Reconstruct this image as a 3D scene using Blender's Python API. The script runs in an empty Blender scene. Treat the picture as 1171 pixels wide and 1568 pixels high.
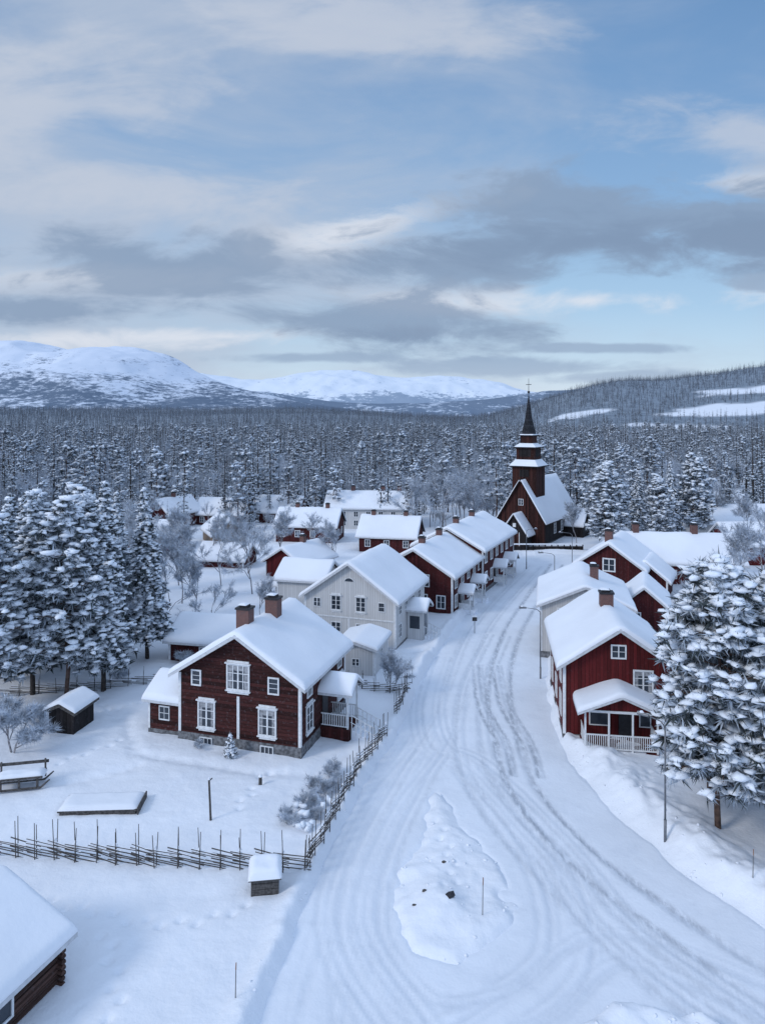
import bpy, math, random
import numpy as np
from mathutils import Vector, Matrix
random.seed(7); rng=np.random.default_rng(7)
scene=bpy.context.scene
COL=scene.collection

# ------------------------------------------------------------------ noise / helpers
def sm(a,b,x):
    t=np.clip((x-a)/(b-a),0,1); return t*t*(3-2*t)
def _h(i,j,s):
    v=np.sin(i*127.1+j*311.7+s*74.7)*43758.5453
    return v-np.floor(v)
def vn(x,y,s=0):
    xi=np.floor(x); yi=np.floor(y); fx=x-xi; fy=y-yi
    fx=fx*fx*(3-2*fx); fy=fy*fy*(3-2*fy)
    a=_h(xi,yi,s); b=_h(xi+1,yi,s); c=_h(xi,yi+1,s); d=_h(xi+1,yi+1,s)
    return (a*(1-fx)+b*fx)*(1-fy)+(c*(1-fx)+d*fx)*fy
def fbm(x,y,s=0,o=4):
    r=0; a=.5; t=0
    for k in range(o):
        r=r+a*vn(x*2**k+17.3*k,y*2**k-9.1*k,s+k); t+=a; a*=.5
    return r/t
def polysd(X,Y,P):
    d=np.full(X.shape,1e9); ins=np.zeros(X.shape,bool); n=len(P)
    for i in range(n):
        x0,y0=P[i]; x1,y1=P[(i+1)%n]; dx=x1-x0; dy=y1-y0
        t=np.clip(((X-x0)*dx+(Y-y0)*dy)/(dx*dx+dy*dy+1e-9),0,1)
        d=np.minimum(d,(X-x0-t*dx)**2+(Y-y0-t*dy)**2)
        if y0!=y1:
            c=((y0>Y)!=(y1>Y))&(X<(x1-x0)*(Y-y0)/(y1-y0)+x0)
            ins^=c
    return np.sqrt(d)*np.where(ins,-1,1)
def linedist(X,Y,P):
    d=np.full(X.shape,1e9)
    for (x0,y0),(x1,y1) in zip(P[:-1],P[1:]):
        dx=x1-x0; dy=y1-y0
        t=np.clip(((X-x0)*dx+(Y-y0)*dy)/(dx*dx+dy*dy+1e-9),0,1)
        d=np.minimum(d,(X-x0-t*dx)**2+(Y-y0-t*dy)**2)
    return np.sqrt(d)
def catmull(P,n=6):
    P=[np.array(p,float) for p in P]; Q=[2*P[0]-P[1]]+P+[2*P[-1]-P[-2]]; out=[]
    for i in range(1,len(Q)-2):
        for k in range(n):
            t=k/n; a,b,c,d=Q[i-1:i+3]
            out.append(.5*((2*b)+(-a+c)*t+(2*a-5*b+4*c-d)*t*t+(-a+3*b-3*c+d)*t**3))
    out.append(P[-1]); return np.array(out)
def offset(P,o):
    T=np.gradient(P,axis=0); T/=np.linalg.norm(T,axis=1)[:,None]+1e-9
    return P+np.stack([T[:,1],-T[:,0]],1)*o

# ------------------------------------------------------------------ materials
def N(nt,typ,props=None,**ins):
    n=nt.nodes.new(typ)
    for k,v in (props or {}).items(): setattr(n,k,v)
    for k,v in ins.items():
        key=int(k[1:]) if k[0]=='i' and k[1:].isdigit() else k.replace('_',' ')
        s=n.inputs[key]
        if isinstance(v,bpy.types.NodeSocket): nt.links.new(v,s)
        else: s.default_value=v
    return n
def M_(nt,op,a,b=0.0,c=None,clamp=False):
    n=nt.nodes.new('ShaderNodeMath'); n.operation=op; n.use_clamp=clamp
    for i,v in enumerate([a,b]+([c] if c is not None else [])):
        if isinstance(v,bpy.types.NodeSocket): nt.links.new(v,n.inputs[i])
        else: n.inputs[i].default_value=v
    return n.outputs[0]
def MIX(nt,f,a,b):
    n=nt.nodes.new('ShaderNodeMix'); n.data_type='RGBA'; n.clamp_factor=True
    for i,v in ((0,f),(6,a),(7,b)):
        if isinstance(v,bpy.types.NodeSocket): nt.links.new(v,n.inputs[i])
        else: n.inputs[i].default_value=(v if i==0 else (v[0],v[1],v[2],1))
    return n.outputs[2]
def SS(nt,v,a,b):
    n=nt.nodes.new('ShaderNodeMapRange'); n.interpolation_type='SMOOTHSTEP'
    nt.links.new(v,n.inputs[0]); n.inputs[1].default_value=a; n.inputs[2].default_value=b
    return n.outputs[0]
def newmat(name):
    m=bpy.data.materials.new(name); m.use_nodes=True; nt=m.node_tree
    return m,nt,nt.nodes['Principled BSDF']
def mat(name,col,rough=.75,var=.15,scale=3.0,bump=0.0,bscale=20.0,bd=.02,spec=.3,metal=0,spaceg=False,haze=None,det=4.0):
    m,nt,p=newmat(name)
    tc=N(nt,'ShaderNodeTexCoord')
    src=tc.outputs['Object']
    if spaceg: src=N(nt,'ShaderNodeNewGeometry').outputs['Position']
    nz=N(nt,'ShaderNodeTexNoise',Vector=src,Scale=scale,Detail=det)
    a=[c*(1-var) for c in col]; b=[min(1,c*(1+var)) for c in col]
    c=MIX(nt,SS(nt,nz.outputs[0],.3,.7),a,b)
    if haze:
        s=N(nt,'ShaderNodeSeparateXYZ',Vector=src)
        c=MIX(nt,M_(nt,'MULTIPLY',SS(nt,s.outputs[1],150.,1900.),haze[3]),c,haze[:3])  # aerial haze painted into the base colour, stronger with distance along Y
    nt.links.new(c,p.inputs['Base Color'])
    p.inputs['Roughness'].default_value=rough; p.inputs['Specular IOR Level'].default_value=spec
    p.inputs['Metallic'].default_value=metal
    if bump:
        n2=N(nt,'ShaderNodeTexNoise',Vector=src,Scale=bscale,Detail=5.0)
        bp=N(nt,'ShaderNodeBump',Strength=bump,Distance=bd,Height=n2.outputs[0])
        nt.links.new(bp.outputs[0],p.inputs['Normal'])
    return m
def boards(name,col,horiz=False,pitch=.2,var=.3,groove=.08,frost=.12):
    m,nt,p=newmat(name)
    tc=N(nt,'ShaderNodeTexCoord'); s=N(nt,'ShaderNodeSeparateXYZ',Vector=tc.outputs['Object'])
    c=s.outputs[2] if horiz else M_(nt,'ADD',s.outputs[0],s.outputs[1])
    c=M_(nt,'DIVIDE',c,pitch); fr=M_(nt,'FRACT',c); fl=M_(nt,'FLOOR',c)
    wn=N(nt,'ShaderNodeTexWhiteNoise',{'noise_dimensions':'1D'},W=fl)
    mp=N(nt,'ShaderNodeMapping',Vector=tc.outputs['Object'],Scale=(1,1,8) if horiz else (6,6,.7))
    nz=N(nt,'ShaderNodeTexNoise',Vector=mp.outputs[0],Scale=1.6,Detail=6.0,Roughness=.65)
    v=M_(nt,'ADD',M_(nt,'MULTIPLY',wn.outputs[0],.45),M_(nt,'MULTIPLY',nz.outputs[0],.75))
    a=[x*(1-var) for x in col]; b=[min(1,x*(1+var)) for x in col]
    base=MIX(nt,SS(nt,v,.25,.95),a,b)
    edge=SS(nt,M_(nt,'ABSOLUTE',M_(nt,'SUBTRACT',fr,.5)),.5-groove,.5)
    base=MIX(nt,M_(nt,'MULTIPLY',edge,.7),base,[x*.25 for x in col])
    nf=N(nt,'ShaderNodeTexNoise',Vector=tc.outputs['Object'],Scale=5.0,Detail=8.0,Roughness=.7)
    base=MIX(nt,M_(nt,'MULTIPLY',SS(nt,nf.outputs[0],.52,.8),frost),base,(.55,.60,.68))
    nt.links.new(base,p.inputs['Base Color'])
    bp=N(nt,'ShaderNodeBump',Strength=.6,Distance=.03,Height=M_(nt,'SUBTRACT',1.0,edge))
    nt.links.new(bp.outputs[0],p.inputs['Normal'])
    p.inputs['Roughness'].default_value=.8; p.inputs['Specular IOR Level'].default_value=.2
    return m
def brickmat(name):
    m,nt,p=newmat(name); tc=N(nt,'ShaderNodeTexCoord'); s=N(nt,'ShaderNodeSeparateXYZ',Vector=tc.outputs['Object'])
    cv=N(nt,'ShaderNodeCombineXYZ',X=M_(nt,'ADD',s.outputs[0],s.outputs[1]),Y=s.outputs[2])
    b=N(nt,'ShaderNodeTexBrick',Vector=cv.outputs[0],Scale=4.0,Color1=(.16,.055,.04,1),Color2=(.10,.04,.035,1),Mortar=(.20,.19,.19,1),Mortar_Size=.02)
    nt.links.new(b.outputs[0],p.inputs['Base Color']); p.inputs['Roughness'].default_value=.85
    return m
def snowmat(name,c=(.83,.86,.91),bs=.5,sc=3.0,bd=.08,attr=False):
    m,nt,p=newmat(name); pos=N(nt,'ShaderNodeNewGeometry').outputs['Position']
    n1=N(nt,'ShaderNodeTexNoise',Vector=pos,Scale=sc,Detail=5.0,Roughness=.6)
    n2=N(nt,'ShaderNodeTexNoise',Vector=pos,Scale=.25,Detail=2.0)
    base=MIX(nt,SS(nt,n2.outputs[0],.35,.65),[x*.95 for x in c],c)
    nt.links.new(base,p.inputs['Base Color'])
    bp=N(nt,'ShaderNodeBump',Strength=bs,Distance=bd,Height=n1.outputs[0]); nt.links.new(bp.outputs[0],p.inputs['Normal'])
    p.inputs['Roughness'].default_value=.65; p.inputs['Specular IOR Level'].default_value=.25
    return m,nt,p,base
MSNOW=snowmat('snow_roof',(.83,.865,.925),bs=.3,sc=2.2)[0]
MCLUMP=mat('snow_clump',(.80,.85,.92),.7,.06,8,spaceg=True,det=1.0)
MNEED=mat('needles',(.045,.058,.062),.8,.4,1.5,spaceg=True,det=1.0)
MNEEDF=mat('needles_frosted',(.38,.43,.49),.85,.35,1.5,spaceg=True,det=1.0)
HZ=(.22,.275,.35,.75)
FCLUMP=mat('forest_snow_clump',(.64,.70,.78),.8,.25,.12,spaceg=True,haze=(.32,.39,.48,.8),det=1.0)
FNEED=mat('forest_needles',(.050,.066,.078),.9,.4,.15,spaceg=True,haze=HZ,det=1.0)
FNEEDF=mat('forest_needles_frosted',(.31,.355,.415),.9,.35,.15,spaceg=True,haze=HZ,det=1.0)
MBARK=mat('bark',(.05,.042,.038),.9,.4,6,bump=.6,bscale=25)
MBARKP=mat('pine_bark',(.085,.055,.045),.9,.45,4,bump=.6,bscale=25)
MTWIG=mat('frosted_twigs',(.46,.51,.58),.8,.3,2,spaceg=True,det=1.0)
MBIRCH=mat('birch_bark',(.24,.24,.26),.85,.4,8,det=1.0)
MWHITE=mat('white_paint',(.70,.72,.74),.6,.1,5)
MTRIM=mat('fascia_paint',(.55,.57,.60),.6,.1,5)
MGLASS,_nt,_p=newmat('window_glass'); _p.inputs['Base Color'].default_value=(.03,.04,.055,1); _p.inputs['Roughness'].default_value=.12; _p.inputs['Specular IOR Level'].default_value=.6
MCURT=mat('curtain',(.30,.31,.33),.8,.3,6)
MSTONE=mat('stone_foundation',(.15,.155,.165),.9,.45,5,bump=.8,bscale=7,bd=.06)
MBRICK=brickmat('chimney_brick')
MMETAL=mat('galvanised_metal',(.18,.19,.21),.5,.15,6,metal=.5)
MDARKM=mat('dark_metal',(.03,.03,.035),.5,.2,6)
MWOOD=mat('weathered_wood',(.085,.08,.078),.9,.4,9,bump=.5,bscale=30)
MLOG=boards('log_wall',(.075,.042,.034),True,.22,.4,.14,.12)
MMAROON=boards('maroon_log_siding',(.046,.0135,.0125),True,.21,.6,.14,.20)
MMAROONV=boards('maroon_vertical_siding',(.055,.014,.013),False,.2,.4,.1,.1)
MRED=boards('falu_red_boards',(.092,.0115,.0125),False,.22,.35,.1,.05)
MRED2=boards('falu_red_boards_old',(.062,.0125,.0135),False,.22,.4,.1,.12)
MWALLW=boards('white_board_wall',(.58,.585,.59),False,.22,.07,.06,.1)
MBEIGE=boards('beige_board_wall',(.52,.51,.50),False,.2,.08,.05,.1)
MOCHRE=boards('ochre_board_wall',(.24,.19,.15),False,.2,.15,.05,.1)
MTAR=boards('tarred_church_wood',(.042,.0145,.012),False,.25,.7,.12,.08)
MTARD=boards('tarred_dark_wood',(.020,.017,.018),False,.25,.5,.12,.08)
MSHING=boards('spire_shingles',(.022,.024,.03),True,.3,.4,.12,.2)

# ------------------------------------------------------------------ mesh builder
class MB:
    def __init__(s): s.v=[]; s.f=[]; s.m=[]; s.M=Matrix.Identity(4)
    def add(s,vs,fs,mi=0):
        o=len(s.v); s.v+= [tuple(s.M@Vector(v)) for v in vs]; s.f+=[tuple(o+i for i in f) for f in fs]; s.m+=[mi]*len(fs)
    def box(s,x0,x1,y0,y1,z0,z1,mi=0):
        s.add([(x0,y0,z0),(x1,y0,z0),(x1,y1,z0),(x0,y1,z0),(x0,y0,z1),(x1,y0,z1),(x1,y1,z1),(x0,y1,z1)],
              [(0,3,2,1),(4,5,6,7),(0,1,5,4),(1,2,6,5),(2,3,7,6),(3,0,4,7)],mi)
    def tube(s,p0,p1,r0,r1=None,n=6,mi=0):
        r1=r0 if r1 is None else r1; p0=Vector(p0);p1=Vector(p1); d=(p1-p0).normalized()
        a=d.orthogonal().normalized(); b=d.cross(a); vs=[]
        for p,r in((p0,r0),(p1,r1)):
            for i in range(n):
                t=2*math.pi*i/n; vs.append(p+a*math.cos(t)*r+b*math.sin(t)*r)
        fs=[(i,(i+1)%n,n+(i+1)%n,n+i) for i in range(n)]+[tuple(range(n))[::-1],tuple(range(n,2*n))]
        s.add(vs,fs,mi)
    def prism(s,prof,y0,y1,mi=0,caps=True):
        n=len(prof); vs=[(x,y0,z) for x,z in prof]+[(x,y1,z) for x,z in prof]
        fs=[(i,(i+1)%n,n+(i+1)%n,n+i) for i in range(n)]
        if caps: fs+=[tuple(range(n))[::-1],tuple(range(n,2*n))]
        s.add(vs,fs,mi)
    def frust(s,cx,cy,a0,z0,a1,z1,mi=0,n=4):
        vs=[];r=math.pi/n
        for a,z in((a0,z0),(a1,z1)):
            for i in range(n):
                t=2*math.pi*i/n+r; k=a/math.cos(r); vs.append((cx+k*math.cos(t),cy+k*math.sin(t),z))
        s.add(vs,[(i,(i+1)%n,n+(i+1)%n,n+i) for i in range(n)]+[tuple(range(n))[::-1],tuple(range(n,2*n))],mi)
    def obj(s,name,mats,parent=None,smooth=False,coll=None):
        me=bpy.data.meshes.new(name); me.from_pydata(s.v,[],s.f); 
        for m in mats: me.materials.append(m)
        me.polygons.foreach_set('material_index',s.m)
        if smooth: me.polygons.foreach_set('use_smooth',[True]*len(s.f))
        me.update(); o=bpy.data.objects.new(name,me); (coll or COL).objects.link(o)
        if parent: o.parent=parent
        return o
def empty(name,loc,head=0):
    e=bpy.data.objects.new(name,None); COL.objects.link(e); e.location=loc; e.rotation_euler=(0,0,-math.radians(head)); e.empty_display_size=.5; return e

def snow_gable(mb,w,d,ze,zr,oh,t,seed=0,y0=0,k=None,x0=0,off=.13,noise=.3):
    """snow blanket over a gable roof, ridge along y"""
    t=t*.72
    k=(zr-ze)/(w/2); hw=w/2+oh+.05; Mx=26; L=d+2*oh+.1; Ny=max(10,int(L/.45))
    ss=np.concatenate([[-1,-.992,-.975,-.95,-.91],np.linspace(-.85,.85,Mx-8),[.91,.95,.975,.992,1]])
    q=np.linspace(0,1,Ny); ys=np.concatenate([[0,.04/L,.12/L,.25/L],q[1:-1],[1-.25/L,1-.12/L,1-.04/L,1]]); ys=np.sort(ys)
    S,Q=np.meshgrid(ss,ys); X=S*hw; Y=y0-oh-.05+Q*L
    ax=np.sqrt(X*X+.12**2)-.04; deck=zr-k*np.abs(X)+off
    r=.2
    ex=np.clip((hw-np.abs(X))/r,0,1); ey=np.clip(np.minimum(Q*L,(1-Q)*L)/r,0,1)
    th=t*np.sqrt(1-(1-ex)**2)*np.sqrt(1-(1-ey)**2)
    th=th*(1+noise*1.3*(fbm(X/1.4+seed*9,Y/1.9,seed)-.5)*2)
    top=zr-k*ax+off+.012+th
    wob=1+.012*(fbm(Y/.7,X*0+seed,seed+3)-.5)*(1-ex)
    ny,nx=X.shape; vs=[(x0+w/2+X[j,i]*wob[j,i],Y[j,i],top[j,i]) for j in range(ny) for i in range(nx)]
    fs=[(j*nx+i,j*nx+i+1,(j+1)*nx+i+1,(j+1)*nx+i) for j in range(ny-1) for i in range(nx-1)]
    ring=[(0,i) for i in range(nx)]+[(j,nx-1) for j in range(1,ny)]+[(ny-1,i) for i in range(nx-2,-1,-1)]+[(j,0) for j in range(ny-2,0,-1)]
    o=len(vs)
    for (j,i) in ring: vs.append((x0+w/2+X[j,i]*.995,Y[j,i],deck[j,i]+.002))
    n=len(ring)
    for a in range(n):
        b=(a+1)%n; ja,ia=ring[a]; jb,ib=ring[b]
        fs.append((ja*nx+ia,o+a,o+b,jb*nx+ib))
    mb.add(vs,fs,0)

def roof_deck(mb,w,d,ze,zr,oh,x0=0,y0=0,trim=1,bb=.2):
    k=(zr-ze)/(w/2); hw=w/2+oh; c=x0+w/2
    e=zr-k*hw
    mb.prism([(c-hw,e+.02),(c,zr+.02),(c+hw,e+.02),(c+hw,e+.13),(c,zr+.13),(c-hw,e+.13)],y0-oh,y0+d+oh,0)
    for ya,yb in((y0-oh-.045,y0-oh-.002),(y0+d+oh+.002,y0+d+oh+.045)):
        for sgn in(-1,1):
            pr=[(c,zr+.12),(c+sgn*(hw+.02),e+.12-.02*k),(c+sgn*(hw+.02),e+.12-bb-.02*k),(c,zr+.12-bb*1.1)]
            if sgn>0: pr=pr[::-1]
            mb.prism(pr,ya,yb,trim)
    for sgn in(-1,1):
        xa=c+sgn*(hw+.004); xb=c+sgn*(hw+.04); mb.box(min(xa,xb),max(xa,xb),y0-oh,y0+d+oh,e-.06,e+.11,trim)

class House:
    def __init__(s,name,L,head,w,d,ze,zr,wallmat,snow=.32,oh=.4,found=0,corner=True,seed=1,trimm=None,zb=-.6,z0=0,frieze=None):
        s.w,s.d,s.ze,s.zr=w,d,ze,zr
        s.e=empty(name,(L[0],L[1],z0),head); s.wallmat=wallmat
        b=MB(); k=(zr-ze)/(w/2)
        b.prism([(0,found if found else zb),(w,found if found else zb),(w,ze),(w/2,zr),(0,ze)][::-1],0,d,0)
        b.obj('walls',[wallmat],s.e)
        if found:
            b=MB(); b.box(-.06,w+.06,-.06,d+.06,zb,found); b.obj('foundation',[MSTONE],s.e)
        b=MB(); roof_deck(b,w,d,ze,zr,oh); b.obj('roof',[MDARKM,trimm or MTRIM],s.e)
        b=MB(); snow_gable(b,w,d,ze,zr,oh,snow,seed); b.obj('roof_snow',[MSNOW],s.e,True)
        s.fr=MB(); s.gl=MB()
        if corner:
            z1=ze-.12; zf=found+.0 if found else zb; c=.14
            for (xa,xb,ya,yb) in((-.035,c,-.035,-.002),(-.035,-.002,-.002,c),(w-c,w+.035,-.035,-.002),(w+.002,w+.035,-.002,c),(w+.002,w+.035,d-c,d+.03),(-.035,-.002,d-c,d+.03)):
                s.fr.box(xa,xb,ya,yb,zf+.01,z1)
    def fb(s,mb,face,u0,u1,z0,z1,o0,o1,mi=0):
        if face=='f': mb.box(u0,u1,-o1,-o0,z0,z1,mi)
        elif face=='r': mb.box(s.w+o0,s.w+o1,u0,u1,z0,z1,mi)
        elif face=='l': mb.box(-o1,-o0,u0,u1,z0,z1,mi)
        elif face=='b': mb.box(u0,u1,s.d+o0,s.d+o1,z0,z1,mi)
    def win(s,face,u,z,w,h,nx=2,ny=3,cap=False,t=.09,curt=False):
        a,b=u-w/2,u+w/2; F=s.fr
        s.fb(F,face,a-t,a,z-t,z+h+t,.002,.07); s.fb(F,face,b,b+t,z-t,z+h+t,.002,.07)
        s.fb(F,face,a,b,z+h,z+h+t,.002,.07); s.fb(F,face,a,b,z-t,z,.002,.07)
        if cap:
            s.fb(F,face,a-t-.08,b+t+.08,z+h+t+.002,z+h+t+.08,.002,.15); s.fb(F,face,a-t*.5,b+t*.5,z+h+t+.082,z+h+t+.2,.002,.06)
            s.fb(F,face,a-t-.06,b+t+.06,z-t-.07,z-t-.002,.002,.12)
            s.fb(F,face,a-t*.3,b+t*.3,z-t-.2,z-t-.072,.002,.05)
        s.fb(s.gl,face,a,b,z,z+h,.004,.02,0)
        if curt:
            s.fb(s.gl,face,a+.02,a+w*.2,z+.02,z+h-.02,.0205,.024,1); s.fb(s.gl,face,b-w*.2,b-.02,z+.02,z+h-.02,.0205,.024,1)
            s.fb(s.gl,face,a+w*.2+.002,b-w*.2-.002,z+h*.78,z+h-.02,.0205,.024,1)
        m=.022 if w<.9 else .03
        for i in range(1,nx):
            x=a+w*i/nx; mm=m*1.6 if (nx%2==0 and i==nx//2) else m*.8
            s.fb(F,face,x-mm,x+mm,z,z+h,.026,.05)
        for j in range(1,ny):
            y=z+h*j/ny; s.fb(F,face,a,b,y-m*.7,y+m*.7,.027,.045)
    def chim(s,x,y,zt,a=.8,b=.7):
        m=MB(); m.box(x-a/2,x+a/2,y-b/2,y+b/2,s.ze,zt,0); m.box(x-a/2-.06,x+a/2+.06,y-b/2-.06,y+b/2+.06,zt+.002,zt+.12,1)
        m.box(x-a*.3,x+a*.3,y-b*.3,y+b*.3,zt+.122,zt+.26,1)
        m.frust(x-a*.12,y,a*.36,zt+.262,a*.15,zt+.34,2)
        m.obj('chimney',[MBRICK,MDARKM,MSNOW],s.e)
    def done(s):
        s.fr.obj('window_frames_and_corner_boards',[MWHITE],s.e); 
        if s.gl.v: s.gl.obj('window_glass',[MGLASS,MCURT],s.e)
        return s
def awning(e,M,w,d,ze,zr,oh=.15,snow=.22,seed=3,posts=None,name='porch'):
    b=MB(); b.M=M; roof_deck(b,w,d,ze,zr,oh,bb=.14); b.obj(name+'_roof',[MDARKM,MTRIM],e)
    b=MB(); b.M=M; snow_gable(b,w,d,ze,zr,oh,snow*1.2,seed,noise=.2); b.obj(name+'_roof_snow',[MSNOW],e,True)

# ------------------------------------------------------------------ terrain definition
MAIN=[(-9,-12),(-5.2,15),(-4,23.5),(-3.2,28),(-2.3,33),(-.6,39.5),(1.2,45),(3.0,54),(6.4,66),(12,82),(18.5,98),(20,103.5),(25,105.5),(60,100),(60,95.5),(27,97),(21.8,84),(16.6,70),(12.4,55),(11,47),(10.6,42),(11.4,36.5),(13,31.4),(15.5,26.6),(22,18),(34,6),(34,-12)]
ISL=[(2.9,39.0),(3.9,36),(5.0,33.4),(5.7,31),(5.5,28.6),(4.4,26.7),(2.8,25.8),(1.2,26.5),(.1,28.6),(.4,31.6),(1.6,35.2),(2.4,38)]
ISL2=[(5.6,23.2),(7.6,24.2),(10.8,24.0),(13.5,20.5),(16,12),(14,-10),(5,-10),(4.6,18)]
PATHS=[[(-2.2,44.2),(-1.0,44.6),(1,45.6)],[(-20,50),(-16.5,46),(-14.6,42),(-12,41.2),(-7,39.8),(-4,39.8),(-2.2,42)],[(-17,38.5),(-14,40.5)],[(2.5,60),(5,62)],[(6,58),(3.5,60.5)],
       [(14,41.3),(12.5,40.5),(10,39)]]
FEET=[[(-20,30),(-14,29.2),(-8.4,28),(-5.5,28.9)],[(-7.6,35.5),(-6.8,38.2),(-6.4,40.5)],[(-19,40),(-16,43.5)],[(2.7,36),(3.1,31),(2.4,29.6)],[(-24,46),(-17.5,49),(-15,52)],[(18,40),(15,39.5),(13.5,37)],[(-11,28),(-9,24),(-8.5,18)]]
fp=[]
for q in FEET:
    c=catmull(q,30); L=0; last=c[0]; sd_=1
    for p in c:
        if np.linalg.norm(p-last)>.62: sd_=-sd_; d=(p-last)/np.linalg.norm(p-last); fp.append((p[0]-d[1]*.16*sd_,p[1]+d[0]*.16*sd_)); last=p
def far_z(X,Y):
    u=X/np.maximum(np.abs(Y),1.0)
    u=np.where(Y>0,u,0)
    A=105*sm(.10,.36,u)+45*sm(.36,.65,u)
    z=A*sm(650,1900,Y)*(1+.35*(fbm(X/330,Y/330,21,3)-.5))
    z=z+(16+26*(1-sm(-.1,.15,u)))*sm(450,2400,Y)*(1+.5*(fbm(X/250,Y/250,23,3)-.5))
    return z
def road_sd(X,Y):
    wob=.5*(fbm(X/1.6,Y/1.6,90,3)-.5)
    a=polysd(X,Y,MAIN)+wob*.8; b=polysd(X,Y,ISL)+1.5*(fbm(X/1.5,Y/1.5,91,3)-.5); c=polysd(X,Y,ISL2)+wob
    return np.maximum(a,np.maximum(-b,-c)),a,b,c
def ground_z(X,Y,feet=False):
    X=np.asarray(X,float); Y=np.asarray(Y,float)
    sd,a,b,c=road_sd(X,Y)
    base=.45*(fbm(X/13,Y/13,3)-.5)+.18*(fbm(X/3,Y/3,4)-.5)+.07*(fbm(X/.8,Y/.8,5,3)-.5)
    right=sm(8,11,X)*(1-sm(41,44,Y))*(a>0)
    A=.28+.28*right
    wv=.5+.9*right
    lump=.3+1.2*fbm(X/1.1,Y/1.1,8)**1.5+.4*(vn(X/.45,Y/.45,9)-.5)
    bank=A*np.exp(-((sd-.7-1.5*right)/wv)**2)*lump
    ins=(b<0)
    f=sm(0,.7+1.0*right,sd)
    z=-.28*(1-f)+f*(base+.22+bank)
    dI=-b
    zi=-.30+.27*sm(.0,.75,dI)+.09*sm(.5,2.2,dI)+.34*np.exp(-(((X-2.3)/1.1)**2+((Y-29.4)/1.2)**2))*(.5+.9*fbm(X/.7,Y/.7,12))+sm(.2,1.4,dI)*.22*(fbm(X/.9,Y/.9,13)-.4)
    zi=zi-.14*np.exp(-(((X-3.7)/.8)**2+((Y-29.8)/1.0)**2))*sm(.5,1.3,dI)+.04*sm(.2,.6,dI)*(fbm(X/.4,Y/.4,19)-.3)
    z=np.where(ins,zi,z)
    z=z+sm(0,1,-c)*(.05+.35*fbm(X/.8,Y/.8,14))
    for p in PATHS:
        dl=linedist(X,Y,p); z=z-.13*np.exp(-(dl/.45)**2)*(.7+.6*vn(X/.35,Y/.35,15))*(sd>0)
    if feet:
        m=(Y>16)&(Y<54)&(np.abs(X)<26); xx=X[m];yy=Y[m];dz=np.zeros(xx.shape)
        for (fx,fy) in fp: dz=np.minimum(dz,-.15*np.exp(-(((xx-fx)**2+(yy-fy)**2)/.15**2)))
        z[m]+=dz
    z=z+far_z(X,Y)
    return z
def grid_obj(name,X,Y,Z,mats,keep=None,attrs=None,smooth=True):
    ny,nx=X.shape; V=np.stack([X,Y,Z],-1).reshape(-1,3)
    j,i=np.meshgrid(np.arange(ny-1),np.arange(nx-1),indexing='ij'); a=j*nx+i
    F=np.stack([a,a+1,a+nx+1,a+nx],-1).reshape(-1,4)
    if keep is not None:
        kc=keep[:-1,:-1]|keep[1:,:-1]|keep[:-1,1:]|keep[1:,1:]; F=F[kc.reshape(-1)]
        used=np.unique(F); mp=np.zeros(len(V),int); mp[used]=np.arange(len(used)); V=V[used]; F=mp[F]
        if attrs: attrs={k:v.reshape(-1)[used] for k,v in attrs.items()}
    return np_obj(name,V,F,mats,None,smooth,attrs)
def np_obj(name,V,F,mats,mi=None,smooth=False,attrs=None,coll=None,parent=None):
    me=bpy.data.meshes.new(name); n=len(F); k=F.shape[1]
    me.vertices.add(len(V)); me.vertices.foreach_set('co',np.ascontiguousarray(V,dtype=np.float32).ravel())
    me.loops.add(n*k); me.loops.foreach_set('vertex_index',np.ascontiguousarray(F,dtype=np.int32).ravel())
    me.polygons.add(n); me.polygons.foreach_set('loop_start',np.arange(0,n*k,k,dtype=np.int32))
    for m in mats: me.materials.append(m)
    if mi is not None: me.polygons.foreach_set('material_index',np.asarray(mi,dtype=np.int32))
    sarr=smooth if isinstance(smooth,np.ndarray) else np.full(n,bool(smooth))
    me.polygons.foreach_set('use_smooth',sarr)
    me.update(calc_edges=True); me.validate()
    for kx,v in (attrs or {}).items():
        at=me.attributes.new(kx,'FLOAT','POINT'); at.data.foreach_set('value',np.asarray(v,dtype=np.float32).ravel())
    o=bpy.data.objects.new(name,me); (coll or COL).objects.link(o)
    if parent: o.parent=parent
    return o
def prog(start,end,step,ratio):
    out=[start]; s=step
    while out[-1]<end: out.append(out[-1]+s); s*=ratio
    return out
xr=prog(22,14000,.15,1.045); xl=[-v for v in prog(22,14000,.15,1.045)][::-1]
xs=np.array(xl[:-1]+list(np.arange(-22,22,.12))+xr)
ys=np.array([-60,-40,-25,-12,-4,2,7,11,14]+list(np.arange(16,52,.12))+prog(52,12000,.15,1.018))
GX,GY=np.meshgrid(xs,ys); GZ=ground_z(GX,GY,True)

CLEAR=[[(400,985),(470,960),(640,1000),(700,1060),(640,1120),(520,1110),(430,1060)],
       [(300,820),(380,800),(400,850),(320,880)],[(235,1000),(330,1040),(360,1120),(290,1110)],
       [(-78,215),(-45,205),(-42,240),(-80,250)],[(60,150),(150,150),(150,185),(80,190)],[(-340,880),(-230,860),(-220,960),(-350,980)],
       [(560,1250),(800,1230),(820,1330),(600,1320)]]
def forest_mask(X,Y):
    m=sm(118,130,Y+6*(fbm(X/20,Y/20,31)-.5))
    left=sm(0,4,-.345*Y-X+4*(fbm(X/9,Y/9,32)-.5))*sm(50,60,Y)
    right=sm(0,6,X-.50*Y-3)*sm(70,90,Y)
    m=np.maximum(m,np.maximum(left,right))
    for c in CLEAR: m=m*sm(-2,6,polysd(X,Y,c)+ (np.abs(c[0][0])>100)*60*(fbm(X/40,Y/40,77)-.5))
    return m
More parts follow.
